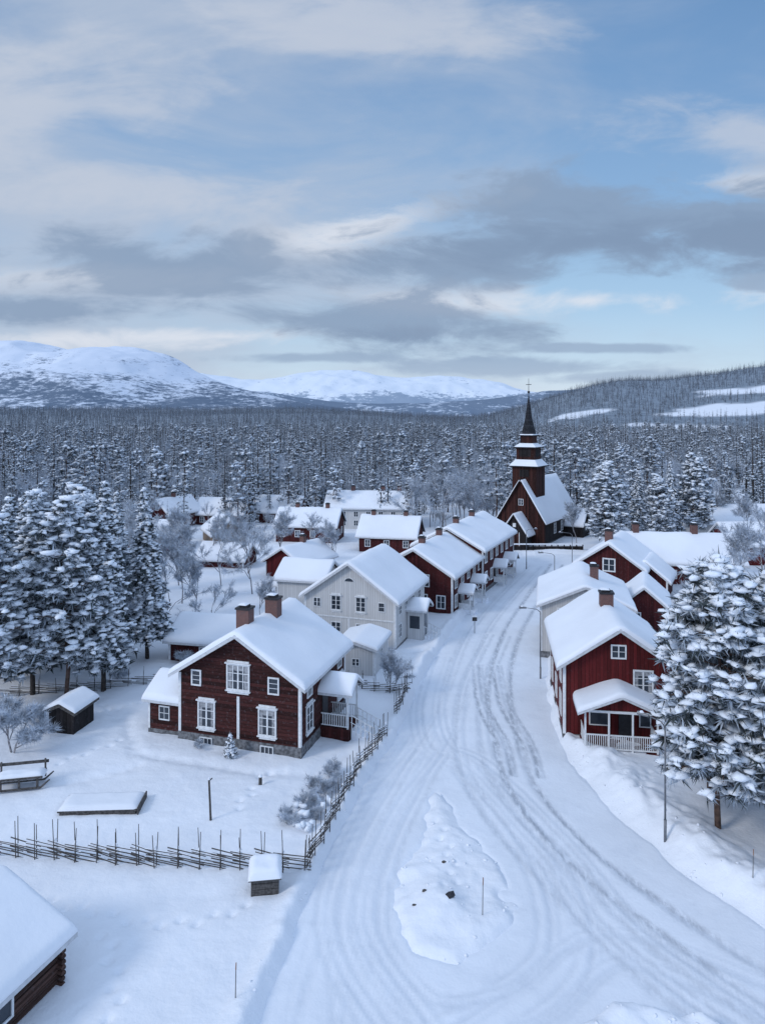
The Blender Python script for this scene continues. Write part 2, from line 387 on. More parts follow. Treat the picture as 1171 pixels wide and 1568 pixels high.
FM=forest_mask(GX,GY)*sm(130,420,GY)

m,nt,p,base=snowmat('ground_snow',(.82,.855,.915),bs=.6,sc=1.6,bd=.12)
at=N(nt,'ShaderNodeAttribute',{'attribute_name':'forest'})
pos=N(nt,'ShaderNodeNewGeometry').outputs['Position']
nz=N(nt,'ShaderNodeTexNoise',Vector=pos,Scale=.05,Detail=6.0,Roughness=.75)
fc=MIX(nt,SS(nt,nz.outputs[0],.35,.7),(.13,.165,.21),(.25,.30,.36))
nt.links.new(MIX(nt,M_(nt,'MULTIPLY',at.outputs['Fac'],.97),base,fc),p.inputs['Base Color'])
MGROUND=m
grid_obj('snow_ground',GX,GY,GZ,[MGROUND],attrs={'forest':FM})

# ------------------------------------------------------------------ road
rx=np.arange(-9.5,36,.12); ry=np.array(list(np.arange(8,60,.13))+prog(60,107,.15,1.01))
RX,RY=np.meshgrid(rx,ry); RSD,_,_,_=road_sd(RX,RY)
TR=[[(1.5,8),(.2,20),(-.9,27),(-.3,33),(1.8,40),(4.2,47),(6.2,56),(9.3,68),(14.6,82),(21,97)],
    [(24,10),(17.5,20),(12.6,26.5),(9.2,32.5),(7.6,39),(8,47),(9.2,56),(12.6,68),(17.8,82),(24,98)],
    [(22,8),(15,19),(10.2,25.6),(7.9,31),(5.8,37.5),(5.4,44),(7,54),(10.6,66)],
    [(5.2,41),(6.6,36),(7.6,31),(6.8,26.4),(3.6,23.6),(.4,21.5),(-2,17)],
    [(-3,10),(-2.5,20),(-1.7,28),(-.6,34),(1.4,40.5),(3.2,46)],
    [(-.9,31),(-.8,27.2),(1.4,23.8),(5,24.2),(9,27),(14,24)],
    [(8,40),(8.3,44),(7.9,50),(8.6,58)],
    [(20,12),(14,21),(9.6,27.6),(8.1,33),(5.4,41),(3.4,43.6),(3.2,50),(5,60)],
    [(2.0,12),(2.8,18),(1.3,22.6),(-1.4,28.5),(.0,36),(3,43)]]
rut=np.zeros(RX.shape); dirt=np.zeros(RX.shape)
near=(RSD<.6)
Xs=RX[near]; Ys=RY[near]; ru=np.zeros(Xs.shape); di=np.zeros(Xs.shape)
for i,t in enumerate(TR):
    c=catmull(t,5)
    for rep in range(3):
        o=(rep-1)*.38*(.4+random.random())+random.uniform(-.1,.1)
        for sgn in(-.78,.78):
            q=offset(c,o+sgn); dl=linedist(Xs,Ys,[tuple(v) for v in q])
            g=np.exp(-(dl/.13)**2); brk=sm(.3,.6,fbm(Xs/4+i*7+rep,Ys/7,40+i+rep*3,2))
            ru=np.maximum(ru,g*(.3+.7*brk)*(1 if rep==1 else .65)); ru=ru-.3*np.exp(-((dl-.25)/.09)**2)*(.2+.6*brk)
            wd={0:.25,1:.9,2:.4,3:.1,4:.05,5:.1,6:1.0,7:.3,8:.1}[i]
            di=np.maximum(di,np.exp(-(dl/.16)**2)*wd*(.35+.65*sm(.42,.62,fbm(Xs/5+i*5,Ys/12+rep,60+i,2))))
rut[near]=ru; dirt[near]=di
RZ=-.15+.07*(fbm(RX/4,RY/4,50)-.5)+.035*(fbm(RX/.6,RY/.6,51,3)-.5)-.055*rut
RZ=RZ-.10*sm(.15,.5,RSD)
m,nt,p,base=snowmat('packed_snow_road',(.78,.825,.895),bs=.55,sc=4.0,bd=.04)
at=N(nt,'ShaderNodeAttribute',{'attribute_name':'dirt'}); ar=N(nt,'ShaderNodeAttribute',{'attribute_name':'rut'})
pos=N(nt,'ShaderNodeNewGeometry').outputs['Position']
mpn=N(nt,'ShaderNodeMapping',Vector=pos,Scale=(1,.35,1))
nz=N(nt,'ShaderNodeTexNoise',Vector=mpn.outputs[0],Scale=4.0,Detail=6.0,Roughness=.7)
nz2=N(nt,'ShaderNodeTexNoise',Vector=pos,Scale=.8,Detail=6.0,Roughness=.7)
g=M_(nt,'MULTIPLY',at.outputs['Fac'],SS(nt,nz.outputs[0],.3,.6))
b2=MIX(nt,M_(nt,'MULTIPLY',SS(nt,nz2.outputs[0],.48,.7),.35),base,(.62,.67,.75))
b2=MIX(nt,M_(nt,'MULTIPLY',ar.outputs['Fac'],.36),b2,(.50,.57,.67))  # bluish ruts: pressed ice, plus relief shading painted into the colour
nt.links.new(MIX(nt,M_(nt,'MULTIPLY',g,.75),b2,(.24,.27,.32)),p.inputs['Base Color'])
grid_obj('snowy_road',RX,RY,RZ,[m],keep=(RSD<.45),attrs={'dirt':dirt,'rut':np.clip(rut,0,1)})

# ------------------------------------------------------------------ mountains
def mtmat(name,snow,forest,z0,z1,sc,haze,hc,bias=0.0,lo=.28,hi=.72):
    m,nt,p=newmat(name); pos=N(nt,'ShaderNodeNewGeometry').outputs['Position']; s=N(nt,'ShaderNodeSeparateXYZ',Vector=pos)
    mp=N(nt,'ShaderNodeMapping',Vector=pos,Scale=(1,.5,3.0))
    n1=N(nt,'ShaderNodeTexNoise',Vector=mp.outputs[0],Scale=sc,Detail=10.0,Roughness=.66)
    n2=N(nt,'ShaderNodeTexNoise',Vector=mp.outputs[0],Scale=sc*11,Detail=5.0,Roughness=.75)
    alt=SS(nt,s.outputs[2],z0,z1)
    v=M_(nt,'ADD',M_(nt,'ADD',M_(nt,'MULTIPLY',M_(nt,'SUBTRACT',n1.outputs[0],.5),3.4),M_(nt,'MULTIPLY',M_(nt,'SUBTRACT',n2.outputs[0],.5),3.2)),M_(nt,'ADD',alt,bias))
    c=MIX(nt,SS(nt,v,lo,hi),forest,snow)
    c=MIX(nt,haze,c,hc)  # aerial haze painted evenly into the mountain colours
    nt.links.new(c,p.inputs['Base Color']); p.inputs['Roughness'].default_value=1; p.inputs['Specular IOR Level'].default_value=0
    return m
def ridge(name,Yc,prof,df,db,m,rough,seed,base=-5,amp=1.0):
    px=np.array([a for a,b in prof],float); pz=np.array([b for a,b in prof],float)
    X=np.linspace(px[0],px[-1],420); v=np.linspace(0,1.5,100); XX,VV=np.meshgrid(X,v)
    YY=np.where(VV<1,Yc-df*(1-VV),Yc+db*(VV-1)*2)
    PZ=np.interp(X,px,pz); ker=np.hanning(11); ker/=ker.sum(); PZ=np.convolve(np.pad(PZ,5,'edge'),ker,'valid')
    sh=np.where(VV<1,sm(0,1.0,VV)**.9,1-sm(1,1.6,VV))
    n=fbm(XX/rough,YY/rough,seed,6)-.5; rn=1-np.abs(2*fbm(XX/(rough*.6),YY/(rough*.8),seed+9,5)-1)
    Z=base+(PZ[None,:]-base)*sh*(1+amp*(.55*n+.5*(rn-.8))*np.clip(1.25-sh,0.04,1))
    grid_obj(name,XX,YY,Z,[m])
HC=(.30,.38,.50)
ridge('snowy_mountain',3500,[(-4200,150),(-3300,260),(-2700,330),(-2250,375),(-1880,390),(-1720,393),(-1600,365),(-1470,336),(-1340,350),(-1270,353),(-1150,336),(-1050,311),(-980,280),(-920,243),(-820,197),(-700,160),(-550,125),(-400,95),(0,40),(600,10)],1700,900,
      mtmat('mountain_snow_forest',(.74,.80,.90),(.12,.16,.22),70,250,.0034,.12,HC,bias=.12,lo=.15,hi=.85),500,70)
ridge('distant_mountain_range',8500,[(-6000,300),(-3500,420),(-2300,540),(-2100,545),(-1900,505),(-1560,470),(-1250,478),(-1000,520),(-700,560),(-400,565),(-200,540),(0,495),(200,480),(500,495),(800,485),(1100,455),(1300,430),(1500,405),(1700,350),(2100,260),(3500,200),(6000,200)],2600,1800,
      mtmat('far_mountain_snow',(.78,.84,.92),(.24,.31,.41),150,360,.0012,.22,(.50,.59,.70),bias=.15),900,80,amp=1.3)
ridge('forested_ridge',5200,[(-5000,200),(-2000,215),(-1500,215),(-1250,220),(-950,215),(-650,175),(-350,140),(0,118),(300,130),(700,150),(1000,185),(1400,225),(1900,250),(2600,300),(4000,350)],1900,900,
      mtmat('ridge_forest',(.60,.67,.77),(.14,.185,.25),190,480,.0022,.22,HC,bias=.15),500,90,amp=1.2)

# ------------------------------------------------------------------ tree generators
def blobs(C,S,squash,rg,hi=False):
    if hi:
        t=(1+5**.5)/2; B=np.array([(-1,t,0),(1,t,0),(-1,-t,0),(1,-t,0),(0,-1,t),(0,1,t),(0,-1,-t),(0,1,-t),(t,0,-1),(t,0,1),(-t,0,-1),(-t,0,1)],float)/1.9
        Fb=np.array([(0,11,5),(0,5,1),(0,1,7),(0,7,10),(0,10,11),(1,5,9),(5,11,4),(11,10,2),(10,7,6),(7,1,8),(3,9,4),(3,4,2),(3,2,6),(3,6,8),(3,8,9),(4,9,5),(2,4,11),(6,2,10),(8,6,7),(9,8,1)])
    else:
        B=np.array([(1,0,0),(-1,0,0),(0,1,0),(0,-1,0),(0,0,1),(0,0,-1)],float)
        Fb=np.array([(0,2,4),(2,1,4),(1,3,4),(3,0,4),(2,0,5),(1,2,5),(3,1,5),(0,3,5)])
    n=len(C); nb=len(B); J=rg.uniform(.55,1.35,(n,nb,1)); a=rg.uniform(0,6.28,n); ca,sa=np.cos(a),np.sin(a)
    P=B[None]*J; x=P[...,0]*1.3; y=P[...,1]*.8
    P=np.stack([x*ca[:,None]-y*sa[:,None],x*sa[:,None]+y*ca[:,None],P[...,2]*squash],-1)
    V=C[:,None]+P*S[:,None,None]; F=Fb[None]+(np.arange(n)*nb)[:,None,None]
    return V.reshape(-1,3),F.reshape(-1,3)
def tuft(C,S,k,rg,flat=.6,wid=.28,down=-.15):
    n=len(C); d=rg.normal(size=(n,k,3)); d[...,2]*=flat; d/=np.linalg.norm(d,axis=2,keepdims=True); d[...,2]+=down
    r=rg.normal(size=(n,k,3)); w=np.cross(d,r); w/=np.linalg.norm(w,axis=2,keepdims=True)+1e-6
    L=S[:,None,None]*rg.uniform(.6,1.25,(n,k,1)); c=C[:,None]+d*L*rg.uniform(-.2,.35,(n,k,1))
    V=np.stack([c-w*L*wid,c+w*L*wid,c+d*L],2); F=np.arange(n*k*3).reshape(-1,3)
    return V.reshape(-1,3),F
def tubes(segs,n=5):
    V=[];F=[]
    for (p0,p1,r0,r1) in segs:
        p0=np.array(p0);p1=np.array(p1); d=p1-p0; d=d/(np.linalg.norm(d)+1e-9)
        a=np.cross(d,[0.3,.9,.1]); a/=np.linalg.norm(a)+1e-9; b=np.cross(d,a); o=len(V)
        for p,r in((p0,r0),(p1,r1)):
            for i in range(n):
                t=2*math.pi*i/n; V.append(p+a*math.cos(t)*r+b*math.sin(t)*r)
        for i in range(n):
            j=(i+1)%n; F+= [(o+i,o+j,o+n+j),(o+i,o+n+j,o+n+i)]
    return np.array(V),np.array(F)
def assemble(name,parts,mats,coll=None):
    V=[];F=[];I=[];S=[];o=0
    for (v,f,mi,s) in parts:
        if len(v)==0: continue
        V.append(v);F.append(f+o);I.append(mi if isinstance(mi,np.ndarray) else np.full(len(f),mi));S.append(np.full(len(f),s));o+=len(v)
    return np_obj(name,np.concatenate(V),np.concatenate(F),mats,np.concatenate(I),np.concatenate(S).astype(bool),coll=coll)
def needmi(nf,k,rg,fr): # some tufts frosted
    return np.where(np.repeat(rg.random(len(nf)//k)*.5,k)+rg.random(len(nf))*.5<fr,3,1)
def spruce(name,h,r,nw,nb,nt,k,hi,seed,coll=None,snow=.85,tsz=1.0,start=.1,frost=.5,far=False):
    rg=np.random.default_rng(seed); C=[];S=[];segs=[]
    lean=rg.uniform(-.02,.02,2)
    segs.append(((0,0,-.8),(lean[0]*h*.6,lean[1]*h*.6,h*.6),h*.012+.02,h*.007)); segs.append(((lean[0]*h*.6,lean[1]*h*.6,h*.6),(lean[0]*h,lean[1]*h,h),h*.007,.01))
    for i in range(nw):
        t=(i+rg.uniform(-.3,.3))/nw; t=min(max(t,0),1); z=h*(start+(1-start)*t)
        R=r*((1-t)**.8*.93+.05)*(1 if t>.12 else .75+2*t)
        a0=rg.uniform(0,6.28); m=max(3,int(nb*(.45+.55*(1-t))))
        for b in range(m):
            a=a0+6.283*b/m+rg.uniform(-.3,.3); Rb=R*rg.uniform(.6,1.2); q=max(1,int(round(nt*(.3+.7*Rb/r))))
            dr=rg.uniform(.25,.5)
            for kk in range(q):
                f=(kk+.7)/q; C.append((lean[0]*z+math.cos(a)*Rb*f,lean[1]*z+math.sin(a)*Rb*f,z+Rb*(.12-dr*f*f)+rg.uniform(-.06,.06)))
                S.append((.16*r+.12)*(1.15-.45*f)*(.55+.45*(1-t))*rg.uniform(.8,1.25)*tsz)
            if hi: segs.append(((lean[0]*z,lean[1]*z,z),(lean[0]*z+math.cos(a)*Rb*.9,lean[1]*z+math.sin(a)*Rb*.9,z+Rb*(.12-dr*.8)),.03,.01))
    C.append((lean[0]*h,lean[1]*h,h-.1)); S.append(.2)
    C=np.array(C);S=np.array(S)
    tv,tf=tubes(segs,5 if hi else 4); nv,nf=tuft(C,S*1.35,k,rg,wid=.2 if hi else .28)
    sel=rg.random(len(C))<snow; bv,bf=blobs(C[sel]+np.array([0,0,1])*S[sel,None]*.36,S[sel]*(.84 if hi else .70),.5,rg,hi)
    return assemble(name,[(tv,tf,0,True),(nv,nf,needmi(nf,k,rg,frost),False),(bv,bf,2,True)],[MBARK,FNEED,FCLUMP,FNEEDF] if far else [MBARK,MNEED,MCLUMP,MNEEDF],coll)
def pine(name,h,r,nl,seed,coll=None,z0=.35,k=26,hi=True,cl=7,snow=.85,tsz=.42,frost=.5,far=False):
    rg=np.random.default_rng(seed); C=[];S=[];segs=[]
    pts=[np.array([0,0,-.8])]; 
    for i in range(1,7): pts.append(np.array([rg.normal()*.12,rg.normal()*.12,h*i/6.2]))
    for i in range(6): segs.append((pts[i],pts[i+1],h*.0125*(1-i/7.2),h*.0125*(1-(i+1)/7.2)))
    for i in range(nl):
        t=(i+rg.random())/nl; z=h*(z0+(.97-z0)*t); a=i*2.4+rg.uniform(-.5,.5)
        prof=math.sin(math.pi*min(1,(.25+.76*t)))**.75 if t<.98 else .3
        L=r*max(.22,prof)*rg.uniform(.55,1.15); up=-.16+.5*t+rg.uniform(-.1,.15)
        d=np.array([math.cos(a),math.sin(a),0]); p0=np.array([np.interp(z,[q[2] for q in pts],[q[j] for q in pts]) if j<2 else z for j in range(3)])
        p1=p0+d*L*.5+np.array([0,0,L*.5*up]); p2=p1+d*L*.45+np.array([0,0,L*.3*up-.1])
        segs.append((p0,p1,.055,.035)); segs.append((p1,p2,.035,.015))
        for c in range(cl):
            f=rg.uniform(.3,1.02)**.8; side=np.array([-d[1],d[0],0])*rg.normal()*.30*L*f
            pc=p0+(p2-p0)*f+side+np.array([0,0,rg.normal()*.12])
            segs.append((p0+(p2-p0)*f*.85,pc,.02,.01))
            for q in range(2 if hi else 1):
                C.append(pc+rg.normal(size=3)*np.array([.24,.24,.11])); S.append(tsz*rg.uniform(.6,1.35))
    C.append(np.array([pts[-1][0],pts[-1][1],h-.1])); S.append(tsz)
    C=np.array(C);S=np.array(S); tv,tf=tubes(segs,6 if hi else 4); nv,nf=tuft(C,S*1.35,k,rg,flat=.8,wid=.09 if hi else .16,down=-.05)
    sel=rg.random(len(C))<snow; bv,bf=blobs(C[sel]+np.array([0,0,1])*S[sel,None]*.38,S[sel]*.86,.45,rg,hi)
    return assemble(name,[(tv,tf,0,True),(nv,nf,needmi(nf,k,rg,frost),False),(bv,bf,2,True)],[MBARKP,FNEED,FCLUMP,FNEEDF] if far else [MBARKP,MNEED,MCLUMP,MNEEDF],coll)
def birch(name,h,spread,seed,lv=4,tw=9,coll=None,r0=None,stems=1,twl=.35,tw_w=.02,tmat=None):
    rg=np.random.default_rng(seed); segs=[];T=[];D=[]
    def grow(p,d,L,r,l):
        q=p+d*L*.5; d2=d+rg.normal(size=3)*.12; d2/=np.linalg.norm(d2); e=q+d2*L*.5
        segs.append((p,q,r,r*.8)); segs.append((q,e,r*.8,r*.6))
        if l<=2:
            for _ in range(tw if l<2 else tw//2):
                f=rg.random(); T.append(p+(e-p)*f); v=d2*.6+rg.normal(size=3)*.6; v[2]-=.1; D.append(v/np.linalg.norm(v))
        if l==0: return
        n=rg.integers(3,5)
        for i in range(n):
            v=rg.normal(size=3)*spread; v[2]=abs(v[2])*.3; nd=d2+v; nd[2]+=.08; nd/=np.linalg.norm(nd)
            st=p+(e-p)*rg.uniform(.35,1.0); grow(st,nd,L*rg.uniform(.55,.78),r*.55,l-1)
    for s in range(stems):
        d=np.array([rg.normal()*.06+(.4*(s-(stems-1)/2) if stems>1 else 0),rg.normal()*(.06 if stems==1 else .3),1.0]); d/=np.linalg.norm(d)
        grow(np.array([0,0,-.3]),d,h*.42,(r0 or h*.010),lv)
    tv,tf=tubes(segs,3); T=np.array(T);D=np.array(D); n=len(T); L=h*.05*rg.uniform(.6,1.6,(n,1))*twl/.35
    w=np.cross(D,rg.normal(size=(n,3))); w/=np.linalg.norm(w,axis=1,keepdims=True)+1e-9
    V=np.stack([T-w*tw_w,T+w*tw_w,T+D*L],1).reshape(-1,3); F=np.arange(n*3).reshape(-1,3)
    return assemble(name,[(tv,tf,0,False),(V,F,1,False)],[MBIRCH,tmat or MTWIG],coll)

PC=bpy.data.collections.new('forest_tree_kinds'); PF=bpy.data.collections.new('hillside_tree_kinds')
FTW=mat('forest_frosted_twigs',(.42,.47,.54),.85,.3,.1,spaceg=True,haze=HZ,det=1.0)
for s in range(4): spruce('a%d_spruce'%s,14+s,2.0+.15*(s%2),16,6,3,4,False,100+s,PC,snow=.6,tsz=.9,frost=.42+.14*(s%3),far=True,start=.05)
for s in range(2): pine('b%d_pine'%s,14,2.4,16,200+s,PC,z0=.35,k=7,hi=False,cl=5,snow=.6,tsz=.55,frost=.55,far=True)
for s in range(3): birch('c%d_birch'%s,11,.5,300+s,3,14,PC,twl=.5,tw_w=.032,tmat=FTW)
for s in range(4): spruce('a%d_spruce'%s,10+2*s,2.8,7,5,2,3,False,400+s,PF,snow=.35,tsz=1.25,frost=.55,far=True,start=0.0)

def instancer(name,P,rz,sc,idx,coll,parent=None):
    me=bpy.data.meshes.new(name); me.from_pydata([tuple(p) for p in P],[],[])
    for nm,ty,arr in(('rz','FLOAT',rz),('sc','FLOAT',sc),('kind','INT',idx)):
        a=me.attributes.new(nm,ty,'POINT'); a.data.foreach_set('value',np.asarray(arr,dtype=np.int32 if ty=='INT' else np.float32))
    o=bpy.data.objects.new(name,me); COL.objects.link(o)
    ng=bpy.data.node_groups.new(name+'_scatter','GeometryNodeTree')
    ng.interface.new_socket('Geometry',in_out='INPUT',socket_type='NodeSocketGeometry'); ng.interface.new_socket('Geometry',in_out='OUTPUT',socket_type='NodeSocketGeometry')
    gi=ng.nodes.new('NodeGroupInput'); go=ng.nodes.new('NodeGroupOutput')
    ci=ng.nodes.new('GeometryNodeCollectionInfo'); ci.inputs['Collection'].default_value=coll; ci.inputs['Separate Children'].default_value=True; ci.inputs['Reset Children'].default_value=True
    ip=ng.nodes.new('GeometryNodeInstanceOnPoints'); ip.inputs['Pick Instance'].default_value=True
    def na(n,t):
        q=ng.nodes.new('GeometryNodeInputNamedAttribute'); q.data_type=t; q.inputs['Name'].default_value=n; return [s for s in q.outputs if s.enabled and s.name=='Attribute'][0]
    cx=ng.nodes.new('ShaderNodeCombineXYZ'); er=ng.nodes.new('FunctionNodeEulerToRotation')
    ng.links.new(na('rz','FLOAT'),cx.inputs[2]); ng.links.new(cx.outputs[0],er.inputs[0])
    ng.links.new(gi.outputs[0],ip.inputs['Points']); ng.links.new(ci.outputs[0],ip.inputs['Instance'])
    ng.links.new(na('kind','INT'),ip.inputs['Instance Index']); ng.links.new(er.outputs[0],ip.inputs['Rotation']); 
    ng.links.new(na('sc','FLOAT'),ip.inputs['Scale'])
    ng.links.new(ip.outputs[0],go.inputs[0])
    md=o.modifiers.new('scatter','NODES'); md.node_group=ng
    return o
P=[];K=[];SC=[]
def scatter(y0,y1,dens,scale,umax=.8,p_birch=.15,far=False):
    n=int(umax*(y1*y1-y0*y0)/dens)
    Y=np.sqrt(rng.random(n)*(y1*y1-y0*y0)+y0*y0); X=(rng.random(n)*2-1)*umax*Y
    keep=rng.random(n)<forest_mask(X,Y)*(.6+.7*fbm(X/35,Y/35,33)); X=X[keep];Y=Y[keep]
    sd=polysd(X,Y,MAIN); q=sd>4; X=X[q];Y=Y[q]
    Z=ground_z(X,Y); r=rng.random(len(X)); pb=p_birch+.5*sm(.50,.62,fbm(X/28,Y/28,35))
    if far: kind=rng.integers(0,4,len(X))
    else: kind=np.where(r<pb,6+rng.integers(0,3,len(X)),np.where(r<pb+.2,4+rng.integers(0,2,len(X)),rng.integers(0,4,len(X))))
    s=scale*rng.uniform(.45,1.15,len(X))*(.75+.5*fbm(X/22,Y/22,37))
    P.extend(np.stack([X,Y,Z],1)); K.extend(kind); SC.extend(s)
scatter(52,125,13,.64,.85,.35)
scatter(118,320,14,.90,.72,.24)
scatter(320,650,32,1.0,.66,.12)
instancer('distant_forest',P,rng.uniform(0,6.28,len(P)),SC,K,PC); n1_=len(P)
P=[];K=[];SC=[]
scatter(650,2300,140,1.1,.66,.0,True)
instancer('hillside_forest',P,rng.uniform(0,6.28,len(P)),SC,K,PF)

# ------------------------------------------------------------------ hero trees
def place(o,x,y,rot=0,sc=1.0,dz=0):
    o.location=(x,y,float(ground_z(np.array([x]),np.array([y]))[0])+dz-.05); o.rotation_euler=(0,0,rot); o.scale=(sc,)*3; return o
def dup(o,name): 
    q=bpy.data.objects.new(name,o.data); COL.objects.link(q); return q
sp1=place(spruce('snowy_spruce_tree',15.2,2.3,38,9,7,14,True,1,start=.14,tsz=.9,snow=.88),-20.2,51.5)
sp2=place(spruce('snowy_spruce_tree',14.5,2.8,34,9,7,14,True,2,start=.17,tsz=.9,snow=.88),-24.8,50.5)
pn1=place(pine('snowy_pine_tree',14.0,3.2,66,3,z0=.22,tsz=.38,cl=8,snow=.92),-22.2,49.8,.3)
place(dup(sp1,'snowy_spruce_tree'),-19.3,58.5,2,.93)
place(dup(sp2,'snowy_spruce_tree'),-28,53,3,.95)
place(dup(pn1,'snowy_pine_tree'),-25.9,46.8,1.6,.93)
place(dup(sp1,'snowy_spruce_tree'),-26.5,60,4,.95)
place(dup(pn1,'snowy_pine_tree'),-24,57,4,1.0)
place(dup(sp2,'snowy_spruce_tree'),-31,57,5,.9)
place(dup(pn1,'snowy_pine_tree'),-29.8,61,3,.95)
place(dup(sp1,'snowy_spruce_tree'),-24.5,66,1,.85)
rp1=place(pine('snowy_pine_tree',12.8,3.2,76,11,z0=.20,tsz=.36,cl=8,snow=.95),16.0,33.9,.2)
rp2=place(pine('snowy_pine_tree',12.0,2.7,62,12,z0=.18,tsz=.36,cl=8,snow=.95),16.9,36.6,1)
place(dup(rp1,'snowy_pine_tree'),18.7,33.0,2.5,.94)
place(dup(rp2,'snowy_pine_tree'),20.4,37.5,4.5,1.0)
place(dup(rp2,'snowy_pine_tree'),19.2,30.2,3.2,.75)
for x,y,s in((32.4,104,.98),(34.9,108,.85),(49,112,1.0),(41,106,.8)): place(dup(pn1,'snowy_pine_tree'),x,y,x,s)
for x,y,s in((38,120,.9),(41.5,116,.8),(45.5,112,.85),(53,122,.9),(56,126,.9)): place(dup(sp1,'snowy_spruce_tree'),x,y,x,s)
b1=place(birch('frosted_birch_tree',8.5,.5,21,4,22,twl=.34,tw_w=.018),-21.4,76,0)
b2=place(birch('frosted_birch_tree',9,.5,22,4,22,twl=.34,tw_w=.019),-14.6,80,0)
for i,(x,y,s) in enumerate(((-17,90,1.0),(-13.5,97,.95),(8.5,128,1.5),(-6.5,92,.8),(30,110,.9),(-24,84,1),(-25.5,73,1),(-18.5,70,.85),(39,77,1.15),(-12,70,.55),(-33,92,1),(58,112,1),(-28,98,1),(-23,96,.9),(26.5,60,.7))): place(dup(b1,'frosted_birch_tree'),x,y,i*1.7,s)
for i,(x,y,s) in enumerate(((11,122,1.35),(16,128,1.4),(-20.5,67,.8),(-27,88,.9),(-19,84,.9),(5,124,1.2),(36,72,.8),(43,78,1.1),(46,86,1.2),(-30,78,1.1),(-10,101,.8),(-36,100,1.1),(20,131,1.2),(-38,114,1.1),(-15.5,66,.6))): place(dup(b2,'frosted_birch_tree'),x,y,i*1.3,s)
b3=place(birch('frosted_apple_tree',4.6,.75,31,4,22,r0=.07,stems=2,twl=.6,tw_w=.016),-21.8,42.0,.5)
b4=place(birch('frosted_shrub',3.6,.6,32,4,14,r0=.035,stems=3,twl=.6,tw_w=.011),.6,51.6)
b5=birch('snowy_shrub',1.7,.7,33,3,12,r0=.018,stems=4,twl=1.0,tw_w=.010)
place(b5,-3.2,37.8); 
for x,y,s in((-3.9,36.3,.9),(-4.5,34.8,.75),(-3.4,35.2,.6),(-2.6,39.3,.9),(-10.9,42.6,.5),(-19.8,53.7,.8),(-16,57,1.1),(-13,60,1.2),(17.5,38.5,.6),(-22.5,46,.9)): place(dup(b5,'snowy_shrub'),x,y,x*3,s)
place(spruce('small_spruce_bush',1.3,.5,9,7,3,10,True,44,start=.0),-8.9,41.7)
for x,y,r in((-3.1,36.6,.55),(-4.0,35.3,.45),(-3.6,34.2,.35),(-2.5,38.2,.35)):
    mb_c=rng.normal(size=(9,3))*np.array([r*.6,r*.6,.12])+np.array([0,0,.3]); v,f=blobs(mb_c,np.full(9,r*.5),.7,rng,True)
    o=np_obj('snow_covered_bush',v,f,[MCLUMP],smooth=True); place(o,x,y)

# ------------------------------------------------------------------ houses
h=House('maroon_log_house',(-12.5,43.8),16.6,8.07,7.6,4.5,7.0,MMAROON,snow=.34,found=.75,seed=1,oh=.45)
h.win('f',4.03,3.75,1.35,1.4,4,3,True,curt=True); h.win('f',1.2,3.75,.5,.8,1,3,False); h.win('f',6.35,3.75,.55,.85,1,3,False)
h.win('f',1.9,1.25,1.0,1.45,2,3,True,curt=True); h.win('f',5.95,1.25,1.0,1.45,2,3,True,curt=True)
h.fb(h.fr,'f',3.95,4.12,.76,3.3,.002,.04)
h.win('f',1.9,.18,.75,.38,3,1,t=.05); h.win('f',5.95,.18,.75,.38,3,1,t=.05)
h.fr.v=[(a,b-(.065 if (c<.75 and b<0) else 0),c) for a,b,c in h.fr.v]; h.gl.v=[(a,b-(.065 if (c<.7 and b<0) else 0),c) for a,b,c in h.gl.v]
h.win('r',1.3,1.3,.85,1.4,2,3,True); h.win('r',6.6,1.3,.9,1.4,2,3,True)
for u in(1.3,4,6.5): h.win('r',u,3.35,.6,.5,3,1)
h.chim(3.6,1.7,8.1,.85,.75); h.chim(4.3,4.3,8.15,.85,.75); h.done()
ea=h.e
A=MB(); A.M=Matrix.Translation((-.06,.35,0))@Matrix.Rotation(math.pi/2,4,'Z')
A.prism([(0,.5),(3.2,.5),(3.2,2.45),(1.6,3.35),(0,2.45)][::-1],0,2.3,0); A.obj('side_annex_walls',[MMAROON],ea)
A=MB(); A.M=Matrix.Translation((-.06,.35,0))@Matrix.Rotation(math.pi/2,4,'Z'); A.box(-.05,3.25,0,2.35,-.5,.498); A.obj('side_annex_foundation',[MSTONE],ea)
Mx=Matrix.Translation((-.16,.35,0))@Matrix.Rotation(math.pi/2,4,'Z')
awning(ea,Mx@Matrix.Translation((0,.12,0)),3.2,2.1,2.45,3.35,.3,.28,5,name='side_annex')
F=MB(); 
F.box(-1.65,-1.6,.30,.345,1.1,2.0); F.box(-.95,-.9,.30,.345,1.1,2.0); F.box(-1.6,-.95,.30,.345,1.92,2.0); F.box(-1.6,-.95,.30,.345,1.1,1.18); F.box(-1.29,-1.26,.31,.345,1.18,1.92); F.box(-1.6,-.95,.31,.345,1.53,1.56)
F.box(-2.42,-2.3,.31,.346,.5,2.4); F.box(-.2,-.1,.31,.346,.5,2.4); F.box(-2.42,-2.362,.348,.45,.5,2.4)
F.obj('side_annex_trim',[MWHITE],ea)
F=MB(); F.box(-1.6,-.95,.33,.347,1.18,1.92); F.obj('side_annex_glass',[MGLASS],ea)
w=8.07
Pm=Matrix.Translation((w+2.0,2.9,0))@Matrix.Rotation(math.pi/2,4,'Z')
awning(ea,Pm,1.9,1.9,3.05,3.65,.2,.26,7,name='entrance_porch')
F=MB()
F.box(w+.07,w+1.95,2.9,4.8,.65,.8,1)
F.box(w+.1,w+1.9,2.95,4.75,-.4,.648,1)
for y in(2.95,4.7):
    F.box(w+1.8,w+1.9,y,y+.1,.8,3.05); 
